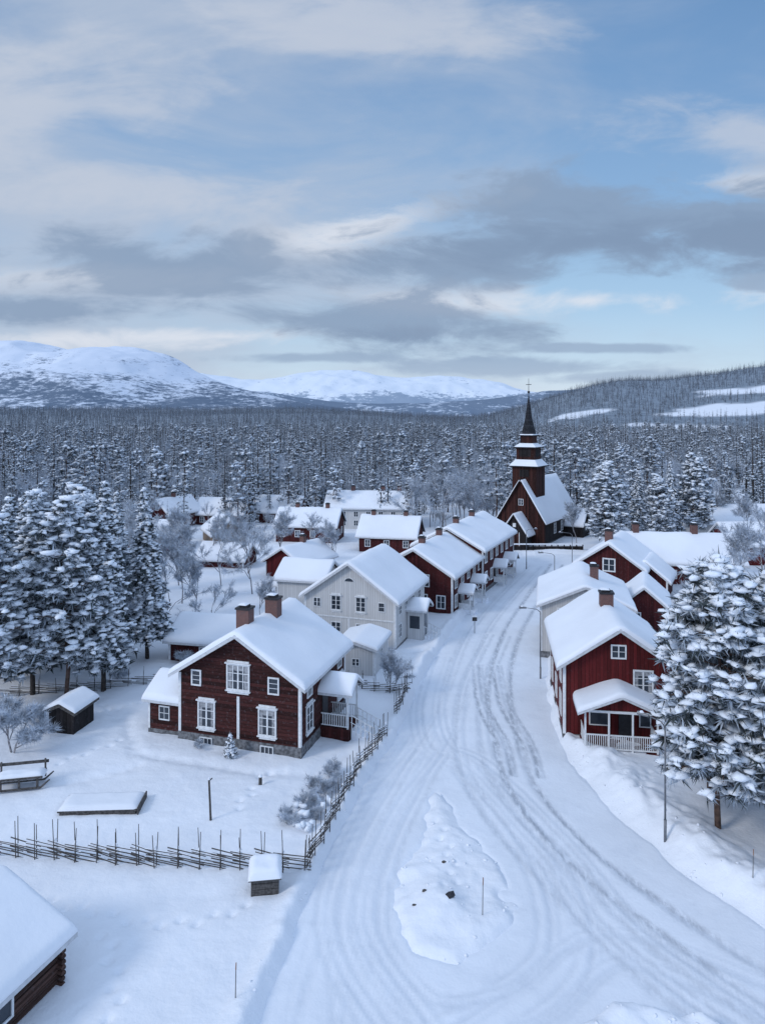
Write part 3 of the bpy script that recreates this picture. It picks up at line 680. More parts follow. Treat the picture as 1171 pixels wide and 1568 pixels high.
for y in(2.97,4.72):
    F.box(w+.1,w+1.8,y,y+.05,1.6,1.66); F.box(w+.1,w+1.8,y,y+.05,.9,.95)
    for i in range(11): F.box(w+.2+i*.15,w+.25+i*.15,y+.01,y+.04,.95,1.6)
for i in range(5): F.box(w+1.96+i*.3,w+2.28+i*.3,3.3,4.5,-.4,.62-i*.15,2)
for y in(3.25,4.5):
    F.tube((w+1.95,y,1.6),(w+3.5,y,.95),.035,n=4); F.tube((w+1.95,y,1.15),(w+3.5,y,.5),.025,n=4)
    for i in range(6): F.box(w+2.0+i*.29,w+2.05+i*.29,y-.02,y+.02,.5-i*.12,1.57-i*.125)
F.obj('porch_railing_and_steps',[MWHITE,MMAROONV,MSNOW],ea)
F=MB(); F.box(w+.004,w+.05,3.4,4.3,.8,2.8,0); F.obj('front_door',[MDARKM],ea)

def longhouse(name,R,head,length,depth,ze,zr,m,seed,wins=None,chims=(),snow=.32,corner=True,gw=None,oh=.35):
    q=House(name,R,head-90,depth,length,ze,zr,m,snow=snow,seed=seed,corner=corner,oh=oh)
    for (u,z,ww,hh) in (wins or []): q.win('l',u,z,ww,hh,2,2)
    for (u,z,ww,hh) in (gw or []): q.win('f',u,z,ww,hh,2,2)
    for c in chims: q.chim(*c)
    return q.done()
longhouse('red_outbuilding',(-8.6,56.2),12,9,5.2,1.9,3.2,MRED2,11,[(2,.9,.5,.5),(6,.9,.5,.5)])
h=House('white_wooden_house',(-6.9,63.3),18.5,8.45,9.2,4.35,7.3,MWALLW,seed=12,snow=.3,found=.35,oh=.4)
for u in(3.0,5.3): h.win('f',u,3.25,.8,1.15,2,3,True,t=.07); h.win('f',u,.95,.8,1.15,2,3,t=.07)
h.win('f',1.3,.95,.7,.9,2,2,t=.07)
h.win('f',1.2,3.4,.6,.7,2,2,t=.06); h.win('f',7.2,3.4,.5,.7,1,2,t=.06); h.win('f',7.2,1.1,.5,.7,1,2,t=.06)
h.fb(h.fr,'f',-.02,8.47,2.55,2.68,.036,.06); h.fb(h.fr,'f',4.1,4.25,.36,2.54,.002,.04)
for i in range(8):
    a0=math.pi*i/8;a1=math.pi*(i+1)/8
    h.gl.add([(4.22,-.02,5.75),(4.22+.42*math.cos(a0),-.02,5.75+.3*math.sin(a0)),(4.22+.42*math.cos(a1),-.02,5.75+.3*math.sin(a1))],[(0,1,2)])
    h.fr.tube((4.22+.44*math.cos(a0),-.03,5.75+.32*math.sin(a0)),(4.22+.44*math.cos(a1),-.03,5.75+.32*math.sin(a1)),.04,n=4)
for u in(1.2,3.0,5.2,7.4): h.win('r',u,3.0,.75,.95,2,3,t=.07); 
for u in(1.2,6.4,8): h.win('r',u,1.0,.75,1.1,2,3,t=.07)
h.done(); w=8.45
Pm=Matrix.Translation((w+1.7,3.2,0))@Matrix.Rotation(math.pi/2,4,'Z')
awning(h.e,Pm,2.0,1.6,2.9,3.5,.2,.22,8,name='entrance_porch')
F=MB(); F.box(w+.04,w+1.5,3.3,5.1,-.4,2.9); F.obj('porch_walls',[MWALLW],h.e)
F=MB(); F.box(w+1.502,w+1.54,3.75,4.65,.4,2.5); F.box(w+.3,w+1.2,3.26,3.298,1.2,2.3); F.obj('porch_door_and_window',[MGLASS],h.e)
F=MB()
for i in range(4): F.box(w+1.55+i*.3,w+1.85+i*.3,3.6,4.8,-.4,.5-i*.14,1)
for y in(3.55,4.8):
    F.tube((w+1.5,y,1.4),(w+2.8,y,.9),.03,n=4)
    for i in range(5): F.box(w+1.55+i*.28,w+1.6+i*.28,y-.02,y+.02,.1,1.38-i*.1)
F.obj('porch_steps',[MWHITE,MSNOW],h.e)
h=House('white_shed',(-3.6,55.0),14,3.1,4.2,2.3,2.75,MWALLW,seed=13,snow=.24,oh=.25); h.win('r',2,1.2,.6,.6,2,2,t=.05); h.win('f',1.6,1.0,.5,.5,2,2,t=.05); h.done()
longhouse('white_garage',(-6.0,72),15,5,5,3.5,4.9,MWALLW,14)
longhouse('red_garage',(-8.2,77),14,3.6,4,1.8,2.9,MRED2,15)
h=House('red_row_house',(-.5,74.4),22,8.1,11.7,4.1,6.5,MRED2,seed=16,snow=.32,found=.3)
for u in(3.0,5.2): h.win('f',u,2.9,.8,1.1,2,2,t=.09)
for u in(5,6.9): h.win('f',u,.8,.8,1.2,2,2,t=.09)
for u in(1.2,3.6,6,8.4,10.6): h.win('r',u,2.75,.8,1.05,2,2,t=.1); h.win('r',u,.8,.8,1.15,2,2,t=.1)
h.chim(4,2.6,7.3,.6,.6); h.chim(4,8.6,7.3,.6,.6); h.done()
for yy in(2.0,7.0):
    Pm=Matrix.Translation((8.1+1.5,yy,0))@Matrix.Rotation(math.pi/2,4,'Z'); awning(h.e,Pm,1.6,1.4,2.1,2.6,.15,.2,8,name='doorway_porch')
    F=MB()
    for y_ in(yy+.1,yy+1.4): F.box(9.3,9.4,y_,y_+.1,-.3,2.1); F.box(8.14,9.3,y_+.02,y_+.07,.3,.95)
    F.box(8.2,9.8,yy+.2,yy+1.38,-.3,.28,1); F.box(8.105,8.14,yy+.4,yy+1.2,.3,2.1,2); F.obj('doorway_sides',[MWHITE,MSNOW,MDARKM],h.e)
h=House('red_row_house',(3.8,84.8),24,8.4,14.6,4.9,7.1,MRED2,seed=17,snow=.32,found=.3)
for u in(5.0,7.0): h.win('f',u,3.5,.7,1.0,2,2); h.win('f',u,1.0,.7,1.1,2,2)
for u in(1.2,3.6,6,8.4,10.8,13.2): h.win('r',u,3.3,.8,1.1,2,2,t=.12); h.win('r',u,.9,.8,1.2,2,2,t=.12)
h.chim(4.2,3,7.9,.6,.6); h.chim(4.2,9.5,7.9,.6,.6); h.done()
for yy in(4.4,9.2):
    Pm=Matrix.Translation((8.4+1.5,yy,0))@Matrix.Rotation(math.pi/2,4,'Z'); awning(h.e,Pm,1.6,1.4,2.2,2.8,.15,.2,8,name='doorway_porch')
    F=MB()
    for y_ in(yy+.1,yy+1.4): F.box(9.6,9.7,y_,y_+.1,-.3,2.2); F.box(8.44,9.6,y_+.02,y_+.07,.3,.95)
    F.box(8.405,8.44,yy+.4,yy+1.2,.3,2.1,1); F.obj('doorway_sides',[MWHITE,MDARKM],h.e)
W3=lambda n,L,z: [(L*(i+.5)/n,z,.7,.9) for i in range(n)]
longhouse('red_cottage',(-7.4,112),8,9.8,7,2.9,5.2,MRED2,20,W3(4,9.8,1.2),[(3.5,2,6.0,.6,.6),(3.5,7,6.0,.6,.6)],gw=[(2,1.2,.7,.9),(5,1.2,.7,.9)])
longhouse('red_cottage',(4.8,104),12,8.6,7,2.5,5.0,MRED2,21,W3(3,8.6,1.0),[(3.5,2,5.8,.6,.6),(3.5,7,5.8,.6,.6)],gw=[(3.5,1.2,.8,1)])
longhouse('white_school_building',(5.2,126),5,15.5,9,3.9,6.4,MWALLW,22,W3(7,15.5,2.4)+W3(7,15.5,.8),[(4.5,2.5,7.4,.8,.7),(4.5,5.5,7.4,.8,.7),(4.5,11,7.4,.8,.7)])
longhouse('red_cottage',(-25.5,130),10,9.5,7,2.3,4.8,MRED2,23,W3(3,9.5,.8),[(3.5,3,5.6,.6,.6)],gw=[(2,1,.8,.9),(5,1,.8,.9)])
longhouse('red_cottage',(-16,132),14,9.5,7,2.4,5.0,MRED2,24,W3(3,9.5,.8),[(3.5,3,5.8,.6,.6)],gw=[(2,1,.8,.9),(5,1,.8,.9)])
h=House('red_cottage',(-42.5,128),28,5.5,8,3,5.4,MRED2,seed=25); h.win('f',2.7,1.4,.8,1,2,2); h.win('f',2.7,3.6,.6,.7,2,2); h.chim(2.7,4,6.3,.6,.6); h.done()
h=House('ochre_cottage',(-25.8,108.5),-25,5.2,8,2.2,4.3,MOCHRE,seed=26); h.win('f',1.6,.9,.6,.9,2,2); h.win('f',3.6,.9,.6,.9,2,2); h.done()
longhouse('red_barn',(-31.5,106),5,8,6,2.2,4.2,MRED,27)
longhouse('timber_shed',(-18.2,93),10,6.4,5,1.4,3.0,MRED2,28)
h=House('red_cottage',(-14.6,89),30,5.6,7,2.2,3.9,MRED,seed=29); h.win('f',2.8,.8,1.0,.9,2,2); h.win('r',3,.8,.7,.8,2,2); h.chim(2.8,4,4.9,.6,.6); h.done()

# right side
h=House('red_wooden_house',(11.26,44.3),8.5,6.7,9.2,4.75,7.0,MRED,seed=31,snow=.36,oh=.42,found=.35)
h.win('f',4.75,3.2,1.0,1.25,2,3,t=.1,curt=True); h.win('f',3.3,5.25,.75,.7,2,2,t=.09)
for u in(1.5,4.5,7.5): h.win('l',u,1.1,.9,1.3,2,3); h.win('l',u,3.2,.8,1.0,2,2)
h.chim(3.35,5.0,8.0,.85,.75); h.done(); e=h.e
Pm=Matrix.Translation((.95,-2.15,0)); awning(e,Pm,4.3,2.0,2.75,3.65,.35,.26,33,name='veranda')
F=MB()
F.box(.95,5.25,-2.1,-.07,-.4,.35,1)
for x in(1.0,2.35,3.7,5.1): F.box(x,x+.1,-2.08,-1.98,.35,2.75)
F.box(.98,5.22,-2.09,-1.97,2.6,2.74)
for z in(.45,1.25): F.box(1.1,5.1,-2.06,-2.0,z,z+.07)
for i in range(34): F.box(1.13+i*.118,1.17+i*.118,-2.045,-2.015,.52,1.25)
for x in(1.02,5.14):
    F.box(x,x+.05,-1.97,-.1,1.25,1.32); F.box(x,x+.05,-1.97,-.1,.45,.52)
    for i in range(13): F.box(x+.01,x+.04,-1.9+i*.14,-1.86+i*.14,.52,1.25)
F.obj('veranda_railing',[MWHITE,MRED],e)
F=MB(); F.prism([(.95,2.752),(5.25,2.752),(3.1,3.62)][::-1],-2.05,-1.98,0); F.obj('veranda_gable',[MRED],e)
F=MB(); F.box(1.6,2.7,-.05,-.01,1.1,2.2,1); F.box(1.52,2.78,-.09,-.052,1.02,2.28,0) ; F.box(1.6,2.7,-.1,-.092,1.1,2.2,1); F.box(3.3,4.2,-.07,-.005,.35,2.45,2); F.box(4.5,5.2,-.09,-.05,1.05,2.2,0); F.box(4.57,5.13,-.1,-.092,1.12,2.13,1)
F.obj('veranda_door_and_windows',[MWHITE,MGLASS,MDARKM],e)
h=House('beige_wooden_house',(13.3,60.0),13,7.4,9.5,4.25,5.9,MBEIGE,seed=34,snow=.3,found=.35,oh=.3)
for u in(1.8,5.0): h.win('f',u,3.3,.7,.7,2,2)
for u in(1.5,4.5,7.5): h.win('l',u,1.2,.9,1.2,2,3); h.win('l',u,3.2,.7,.7,2,2)
h.chim(4.6,4,6.9,.7,.6); h.done()
h=House('red_garage',(22.3,66.5),20,4.0,6,2.6,4.3,MRED2,seed=35); h.win('f',1.2,1.0,.9,.9,2,2); h.win('r',2,1,.7,.8,2,2); h.done()
h=House('red_gabled_house',(21.6,79.6),28,7.2,8.5,3.7,6.2,MRED2,seed=36,snow=.34)
h.win('f',3.6,3.3,1.1,1.2,2,2,t=.14); h.win('f',2,.9,.8,1.1,2,2); h.win('f',5.2,.9,.8,1.1,2,2); h.win('r',2,1.2,.8,1.0,2,2); h.win('r',5,1.2,.8,1.0,2,2)
h.chim(3.2,2.2,7.3,.8,.7); h.done()
h=House('red_gabled_annex',(26.8,79),28,4.5,5,2.4,4.2,MRED2,seed=37); h.win('f',2.2,1,.8,1,2,2); h.done()
longhouse('red_long_building',(42.5,83.5),6,13,8,2.8,5.6,MRED,38,W3(4,13,1.0),[(4,4.5,6.8,.8,.7),(4,11.5,6.8,.8,.7)],snow=.34)
longhouse('red_long_building',(60,95),4,13,8,2.8,5.2,MRED,46,W3(4,13,1.0),[(4,6.5,6.4,.8,.7)],snow=.34)
longhouse('red_shed',(45,71),3,9,6,2.2,3.6,MRED2,39)
longhouse('yellow_hall',(66,118),0,16,9,2.5,5.0,MBEIGE,40,snow=.34)
h=House('log_cabin',(-19.1,21.3),19,6.0,6.1,1.75,3.15,MLOG,seed=42,snow=.34,oh=.42,corner=False)
h.win('r',3.4,.65,1.1,.7,2,1,t=.08); h.win('r',1.0,.65,.9,.7,2,1,t=.08)
h.fr.v=[(x+.10,y,z) for x,y,z in h.fr.v]; h.gl.v=[(x+.10,y,z) for x,y,z in h.gl.v]
h.done()
F=MB()
for i in range(9):
    z=.1+i*.2; F.tube((5.6,6.05,z),(6.28,6.05,z),.09,n=8); F.tube((5.97,5.8,z+.1),(5.97,6.42,z+.1),.09,n=8)
    F.tube((6.0,0,z+.1),(6.0,6.0,z+.1),.10,n=8)
F.obj('log_corner_joints',[MLOG],h.e)
h=House('dark_timber_shed',(-20.9,44.6),10,1.7,2.2,1.7,2.1,MTARD,seed=43,snow=.25,oh=.22,corner=False,trimm=MWOOD); h.done()

# ------------------------------------------------------------------ church
h=House('wooden_church',(18.6,114),32,7.5,16,4.2,10.3,MTAR,seed=50,snow=.26,oh=.45,found=.4,corner=False,trimm=MTARD); e=h.e
for u in(5,8.5,12): h.win('r',u,1.6,.9,1.8,2,4,t=.1)
h.win('f',3.75,6.3,.7,.9,2,2,t=.06)
h.fr.v=[(x+(.045 if x>7.5 else 0),y,z) for x,y,z in h.fr.v]; h.gl.v=[(x+(.045 if x>7.5 else 0),y,z) for x,y,z in h.gl.v]; h.done()
F=MB(); F.box(7.502,7.54,.6,16,.4,4.1,0); F.obj('dark_side_sheet',[MTARD],e)  # thin darker sheet over the right side wall
cx,cy=3.75,3.4
F=MB(); F.box(cx-2.0,cx+2.0,cy-2.0,cy+2.0,5,12.3,0); F.box(cx-1.5,cx+1.5,cy-1.5,cy+1.5,13.3,15.3,0); F.box(cx-1.0,cx+1.0,cy-1.0,cy+1.0,15.9,17.2,0)
F.obj('tower_stages',[MTAR],e)
F=MB(); F.frust(cx,cy,2.42,12.36,1.62,13.35,0); F.frust(cx,cy,1.82,15.36,1.1,15.95,0); F.frust(cx,cy,1.18,17.26,1.0,17.42,0)
F.obj('tower_skirt_snow',[MSNOW],e)
F=MB(); F.box(cx-2.5,cx+2.5,cy-2.5,cy+2.5,12.2,12.358,0); F.box(cx-1.9,cx+1.9,cy-1.9,cy+1.9,15.2,15.358,0); F.box(cx-1.25,cx+1.25,cy-1.25,cy+1.25,17.1,17.258,0)
F.frust(cx,cy,1.05,17.42,.5,20,0,8); F.frust(cx,cy,.5,20,.06,23.6,0,8); F.obj('spire',[MSHING],e)
F=MB(); F.tube((cx,cy,23.4),(cx,cy,26.4),.06,.03,6); F.tube((cx-.45,cy,25.4),(cx+.45,cy,25.4),.05,n=5)
F.frust(cx,cy,.18,24.0,.18,24.35,0,8); F.obj('spire_cross',[MDARKM],e)
F=MB()
for s in(-1,1):
    F.box(cx-.9,cx+.9,cy+s*1.51-.02,cy+s*1.51+.02,13.8,15.0); F.box(cx+s*1.51-.02,cx+s*1.51+.02,cy-.9,cy+.9,13.8,15.0)
F.obj('belfry_louvres',[MTARD],e)
F=MB()
for s in(-1,1):
    F.box(cx-.8,cx+.8,cy+s*2.02-.02,cy+s*2.02+.02,10.6,11.8)
F.obj('tower_shutters',[MTARD],e)
Pm=Matrix.Translation((1.75,-2.9,0)); awning(e,Pm,4.0,2.8,2.3,5.2,.3,.2,52,name='church_porch')
F=MB(); F.prism([(1.95,-.4),(5.55,-.4),(5.55,2.45),(3.75,5.1),(1.95,2.45)][::-1],-2.8,-.02,0); F.obj('church_porch_walls',[MTARD],e)
F=MB(); F.box(3.0,4.5,-2.86,-2.81,0,2.3,1); F.box(2.9,2.998,-2.88,-2.81,0,2.4,0); F.box(4.502,4.6,-2.88,-2.81,0,2.4,0); F.box(3.5,4.0,-2.86,-2.81,3.2,3.8,0); F.obj('church_door',[MWHITE,MTAR],e)
Pm=Matrix.Translation((7.5,10,0)); awning(e,Pm@Matrix.Rotation(-math.pi/2,4,'Z')@Matrix.Translation((-4,0,0)),4,3.0,2.4,4.6,.3,.3,53,name='sacristy')
F=MB(); F.box(7.6,10.6,10,14,-.4,2.4); F.obj('sacristy_walls',[MTARD],e)
Pm=Matrix.Translation((1.2,16,0)); awning(e,Pm,5.1,5,3.6,8.0,.3,.3,54,name='chancel'); F=MB(); F.box(1.3,6.2,16.02,21,-.4,3.6); F.obj('chancel_walls',[MTAR],e)
Pm=Matrix.Translation((-2.6,5,0)); awning(e,Pm,3.0,4,2.4,3.9,.3,.3,55,name='side_chapel'); F=MB(); F.box(-2.5,-.02,5,9,-.4,2.4); F.obj('side_chapel_walls',[MTAR],e)

# ------------------------------------------------------------------ fences
def gz(x,y): return float(ground_z(np.array([float(x)]),np.array([float(y)]))[0])
def gzv(P):
    a=np.array(P,float); return ground_z(a[:,0],a[:,1])
def roundpole(name,path,step=1.15,hgt=1.25,seed=0,rails=5):
    rg=random.Random(seed); mb=MB(); P=[]
    for (x0,y0),(x1,y1) in zip(path[:-1],path[1:]):
        L=math.hypot(x1-x0,y1-y0); n=max(1,round(L/step))
        for i in range(n): P.append((x0+(x1-x0)*i/n+rg.uniform(-.06,.06),y0+(y1-y0)*i/n+rg.uniform(-.06,.06)))
    P.append(path[-1]); Z=gzv(P)
    for i,(x,y) in enumerate(P):
        z=Z[i]; j=min(i+1,len(P)-1) if i<len(P)-1 else i-1; dx,dy=P[j][0]-x,P[j][1]-y; l=math.hypot(dx,dy) or 1; nx,ny=-dy/l*.08,dx/l*.08
        for s in(-1,1):
            mb.tube((x+nx*s,y+ny*s,z-.3),(x+nx*s+rg.uniform(-.09,.09),y+ny*s+rg.uniform(-.07,.07),z+hgt*rg.uniform(.8,1.15)),.026,.016,5)
        if rg.random()<.6: mb.frust(x,y,.06,z+hgt*.52,.03,z+hgt*.58,1)
    for i in range(len(P)-1):
        x0,y0=P[i];x1,y1=P[i+1]
        for r in range(rails):
            za=.06+r*.14+rg.uniform(-.04,.04); zb=za+.2+rg.uniform(-.05,.08); e0=-.3-rg.random()*.2;e1=1.15+rg.random()*.2
            a=(x0+(x1-x0)*e0,y0+(y1-y0)*e0,Z[i]+zb); b=(x0+(x1-x0)*e1,y0+(y1-y0)*e1,Z[i+1]+za-.08)
            mb.tube(a,b,.028,.02,5)
            if r>=rails-2 and rg.random()<.7: mb.tube((a[0],a[1],a[2]+.035),(b[0],b[1],b[2]+.035),.024,.018,5,1)
    mb.obj(name,[MWOOD,MSNOW])
roundpole('roundpole_fence',[(-30,33),(-17.4,32.2),(-10,31.5),(-3.4,31.1)],.98,1.6,1)
roundpole('roundpole_fence',[(-3.3,31.25),(-2.4,35),(-1.5,39.2),(.2,44.2)],.9,1.45,2)
roundpole('roundpole_fence',[(.9,47.2),(1.7,50.6)],.9,1.35,3)
roundpole('roundpole_fence',[(1.6,50.7),(-2.6,52.2),(-3.4,54)],1.1,1.2,4,4)
roundpole('roundpole_fence',[(-27,50),(-22,51.2),(-15.5,53.6)],1.2,1.2,5,4)
mb=MB(); x0,x1=18.8,30
for i in range(13):
    x=x0+(x1-x0)*i/12; mb.box(x-.07,x+.07,106.6,106.74,-.2,1.0,0)
mb.box(x0,x1,106.745,106.8,.15,.75,0); mb.box(x0,x1,106.55,106.85,1.002,1.15,1); mb.obj('churchyard_fence',[MTARD,MSNOW])

# ------------------------------------------------------------------ small objects
def lamp(x,y,hh,ax,ay,sc=1):
    z=gz(x,y); e=empty('street_lamp',(x,y,z)); mb=MB(); mb.tube((0,0,-.3),(0,0,1),.07,.07,8); mb.tube((0,0,1),(0,0,hh-.25),.05,.04,8)
    mb.tube((0,0,hh-.25),(ax*.25,ay*.25,hh-.03),.035,.03,6); mb.tube((ax*.25,ay*.25,hh-.03),(ax,ay,hh+.05),.03,.025,6); mb.obj('pole',[MMETAL],e,True)
    mb=MB(); d=Vector((ax,ay,0)).normalized(); c=Vector((ax,ay,hh+.05)); mb.tube(c-d*.05,c+d*.5,.07,.10,8); mb.frust(c.x+d.x*.3,c.y+d.y*.3,.09,hh+.13,.04,hh+.2,1); mb.obj('lamp_head',[MMETAL,MSNOW],e)
lamp(13.3,33.5,5.6,-.6,.6); lamp(12.2,55,5.5,-1.1,.2); lamp(18.6,77,5.6,-1.2,.3); lamp(19.2,95,5.4,1,.2)
lamp(24.5,92,5.4,-1.2,.2)
z=gz(-4.9,30); e=empty('wooden_sand_bin',(-5.45,29.5,z),-8); mb=MB()
for r in range(4):
    for (a,b_,c,d) in((0,1.15,0,.05),(0,1.15,.9,.95),(-.001,.05,.055,.895),(1.1,1.151,.055,.895)): mb.box(a,b_,c,d,-.2+r*.24,.02+r*.24,0)
for (x,y) in((.06,.07),(1.0,.07),(.06,.8),(1.0,.8)): mb.box(x,x+.08,y,y+.08,-.3,.78,0)
mb.box(.2,.95,.1,.85,.0,.6,1); mb.add([(-.1,-.12,.68),(1.25,-.12,.68),(1.25,1.05,.86),(-.1,1.05,.86),(-.1,-.12,.74),(1.25,-.12,.74),(1.25,1.05,.92),(-.1,1.05,.92)],[(0,3,2,1),(4,5,6,7),(0,1,5,4),(1,2,6,5),(2,3,7,6),(3,0,4,7)],0)
mb.obj('slatted_box',[MWOOD,MDARKM],e)
def snowpad(name,w,d,t,parent,loc,seed=0,rotx=0):
    nx,ny=22,16; X,Y=np.meshgrid(np.linspace(0,w,nx),np.linspace(0,d,ny)); r=min(.3,w/3,d/3)
    ex=np.clip(np.minimum(X,w-X)/r,0,1); ey=np.clip(np.minimum(Y,d-Y)/r,0,1)
    Z=t*np.sqrt(1-(1-ex)**2)*np.sqrt(1-(1-ey)**2)*(.85+.4*(fbm(X*1.5+seed,Y*1.5,seed)-.3))+(rotx*Y)
    o=grid_obj(name,X,Y,Z,[MSNOW]); 
    if parent: o.parent=parent
    o.location=loc; return o
snowpad('snow_cap',1.39,1.21,.34,e,(-.12,-.14,.735),3,.154)
z=gz(-14,36); e=empty('snow_covered_platform',(-16.1,35.2,z),-3); mb=MB(); 
for i in range(5): mb.box(0,3.9,.02+i*.32,.30+i*.32,.12,.2,0)
mb.box(.1,3.8,.05,.13,-.2,.118,0); mb.box(.1,3.8,1.4,1.48,-.2,.118,0); mb.box(3.9,3.96,0,1.6,-.1,.3,0); mb.obj('planks',[MWOOD],e)
snowpad('snow_cap',3.9,1.55,.2,e,(0,.03,.2),5)
z=gz(-19,38); e=empty('timber_sledge',(-20.4,37.3,z),-12); mb=MB()
for y in(0,.9):
    mb.tube((0,y,.12),(2.3,y,.12),.06,.06,6); mb.tube((2.3,y,.12),(2.75,y,.5),.06,.04,6)
    for x in(.3,1.2,2.1): mb.box(x,x+.1,y-.05,y+.05,.12,.62,0)
    mb.box(.1,2.4,y-.04,y+.04,.622,.72,0); 
for x in(.1,.5,.9,1.3,1.7,2.1): mb.box(x,x+.25,.05,.85,.5,.55,0)
for x in(.1,2.3): mb.box(x,x+.08,.85,.93,.3,1.25,0)
mb.box(.0,2.5,.935,.99,1.0,1.15,0); mb.obj('timber_frame',[MWOOD],e)
snowpad('snow_cap',2.4,.95,.3,e,(.05,-.02,.6),7)
z=gz(-8.45,35.1); e=empty('wooden_post',(-8.45,35.1,z)); mb=MB(); mb.tube((0,0,-.3),(-.1,0,2.0),.06,.05,7); mb.tube((-.12,0,1.93),(.06,.02,2.06),.045,.03,6); mb.obj('post',[MWOOD],e); mb=MB(); mb.frust(-.1,0,.06,2.0,.03,2.1,0,6); mb.obj('snow_cap',[MSNOW],e)
z=gz(-6.6,38.5); e=empty('post_stump',(-6.6,38.5,z)); mb=MB(); mb.tube((0,0,-.2),(0,0,.4),.1,.09,8); mb.obj('stump',[MWOOD],e); mb=MB(); mb.frust(0,0,.1,.4,.05,.52,0,8); mb.obj('snow_cap',[MSNOW],e)
MST=mat('stake_paint',(.25,.12,.07),.7,.2,5)
for x,y,hh in((4.0,28.5,1.5),(-5.0,24.2,1.2),(12.4,52,1.3),(15.6,30.0,1.2),(2.2,53,1.2)):
    e=empty('snow_marker_stake',(x,y,gz(x,y))); mb=MB(); mb.tube((0,0,-.3),(.02,0,hh*.8),.018,.014,5,0); mb.tube((.02,0,hh*.8),(.03,0,hh),.02,.018,5,1); mb.obj('stake',[MWOOD,MST],e)
for x,y,r in((2.75,29.2,.2),(1.75,29.6,.08),(2.75,31.8,.09),(1.3,29.0,.07)):
    v,f=blobs(np.array([[0,0,0.02]]),np.array([r]),.7,rng,True); o=np_obj('boulder',v,f,[MDARKM if r>.1 else MWOOD]); o.location=(x,y,gz(x,y))
C=[]
for _ in range(2600):
    C.append((random.uniform(-5,22),random.uniform(18,52)))
C=np.array(C); sd,_,bb,cc=road_sd(C[:,0],C[:,1]); kp=((sd>.3)&(sd<2.4)&((C[:,0]>8.5)|(cc<0))&(rng.random(len(C))<.6))|((bb<-.8)&(rng.random(len(C))<.25))|((sd>.3)&(sd<.9)&(rng.random(len(C))<.4)); C=C[kp]
Z=ground_z(C[:,0],C[:,1]); S=rng.uniform(.03,.085,len(C))
v,f=blobs(np.column_stack([C,Z+S*.1]),S,.6,rng,True); np_obj('snow_clods',v,f,[MSNOW],smooth=True)
for x,y in((8.6,66.5),):
    e=empty('street_sign',(x,y,gz(x,y))); mb=MB(); mb.tube((0,0,-.3),(0,0,1.7),.035,.03,6,0); mb.box(-.22,.22,-.05,-.03,1.3,1.65,1); mb.box(-.24,.24,-.03,.03,1.702,1.75,2); mb.obj('sign',[MMETAL,MDARKM,MSNOW],e)

# ------------------------------------------------------------------ world
wd=bpy.data.worlds.new('World'); scene.world=wd; wd.use_nodes=True; nt=wd.node_tree; bg=nt.nodes['Background']
sunpos=Vector((-.60,-.38,.46)).normalized()
sky=nt.nodes.new('ShaderNodeTexSky'); sky.sky_type='NISHITA'; sky.sun_disc=False; sky.sun_elevation=math.asin(sunpos.z); sky.sun_rotation=math.atan2(sunpos.x,sunpos.y)
tc=N(nt,'ShaderNodeTexCoord'); D=N(nt,'ShaderNodeSeparateXYZ',Vector=tc.outputs['Generated'])
x,y,z=D.outputs
yy=M_(nt,'MAXIMUM',M_(nt,'ABSOLUTE',y),.2); u=M_(nt,'DIVIDE',x,yy); v=M_(nt,'DIVIDE',z,yy)
zz=M_(nt,'ADD',M_(nt,'MAXIMUM',z,0.0),.16)
pl=N(nt,'ShaderNodeCombineXYZ',X=M_(nt,'DIVIDE',x,zz),Y=M_(nt,'DIVIDE',y,zz),Z=0.3)
def nz(vec,scale,detail=7.0,rough=.55,dist=0.0,mp=(1,1,1),loc=(0,0,0),rot=0):
    m=N(nt,'ShaderNodeMapping',Vector=vec,Scale=mp,Location=loc,Rotation=(0,0,rot))
    return N(nt,'ShaderNodeTexNoise',Vector=m.outputs[0],Scale=scale,Detail=detail,Roughness=rough,Distortion=dist).outputs[0]
uvv=N(nt,'ShaderNodeCombineXYZ',X=u,Y=v,Z=0.0).outputs[0]
plo=pl.outputs[0]
ramp=nt.nodes.new('ShaderNodeValToRGB'); nt.links.new(v,ramp.inputs[0]); cr=ramp.color_ramp
cols=[(0,(.66,.77,.89)),(.06,(.60,.77,.92)),(.16,(.41,.62,.85)),(.30,(.27,.46,.73)),(.46,(.20,.37,.64)),(.62,(.155,.31,.57))]
cr.elements[0].position=0; cr.elements[0].color=cols[0][1]+(1,); cr.elements[1].position=cols[-1][0]; cr.elements[1].color=cols[-1][1]+(1,)
for pz,c in cols[1:-1]:
    el=cr.elements.new(pz); el.color=c+(1,)
def SC10(c): return [k*10 for k in c]
vm=N(nt,'ShaderNodeVectorMath',{'operation':'SCALE'},i0=ramp.outputs[0]); vm.inputs['Scale'].default_value=10
col=MIX(nt,.90,sky.outputs[0],vm.outputs[0])
nA=nz(uvv,2.6,9,.57,.5,(1,2.6,1),(1.3,.4,0),.12); nB=nz(uvv,7,7,.6,.4,(1,2.6,1),(.3,2.4,0),-.05); nC=nz(plo,.8,8,.6,.3,(.8,1.2,1),(3,1,0),.2)
left=SS(nt,M_(nt,'MULTIPLY',u,-1.0),-.40,.40)
veil=M_(nt,'ADD',M_(nt,'MULTIPLY',nA,.75),M_(nt,'MULTIPLY',nC,.45)); veil=M_(nt,'ADD',veil,M_(nt,'MULTIPLY',left,.24)) 
veil=M_(nt,'MULTIPLY',SS(nt,veil,.50,.96),.88)
col=MIX(nt,veil,col,SC10((.46,.54,.675)))
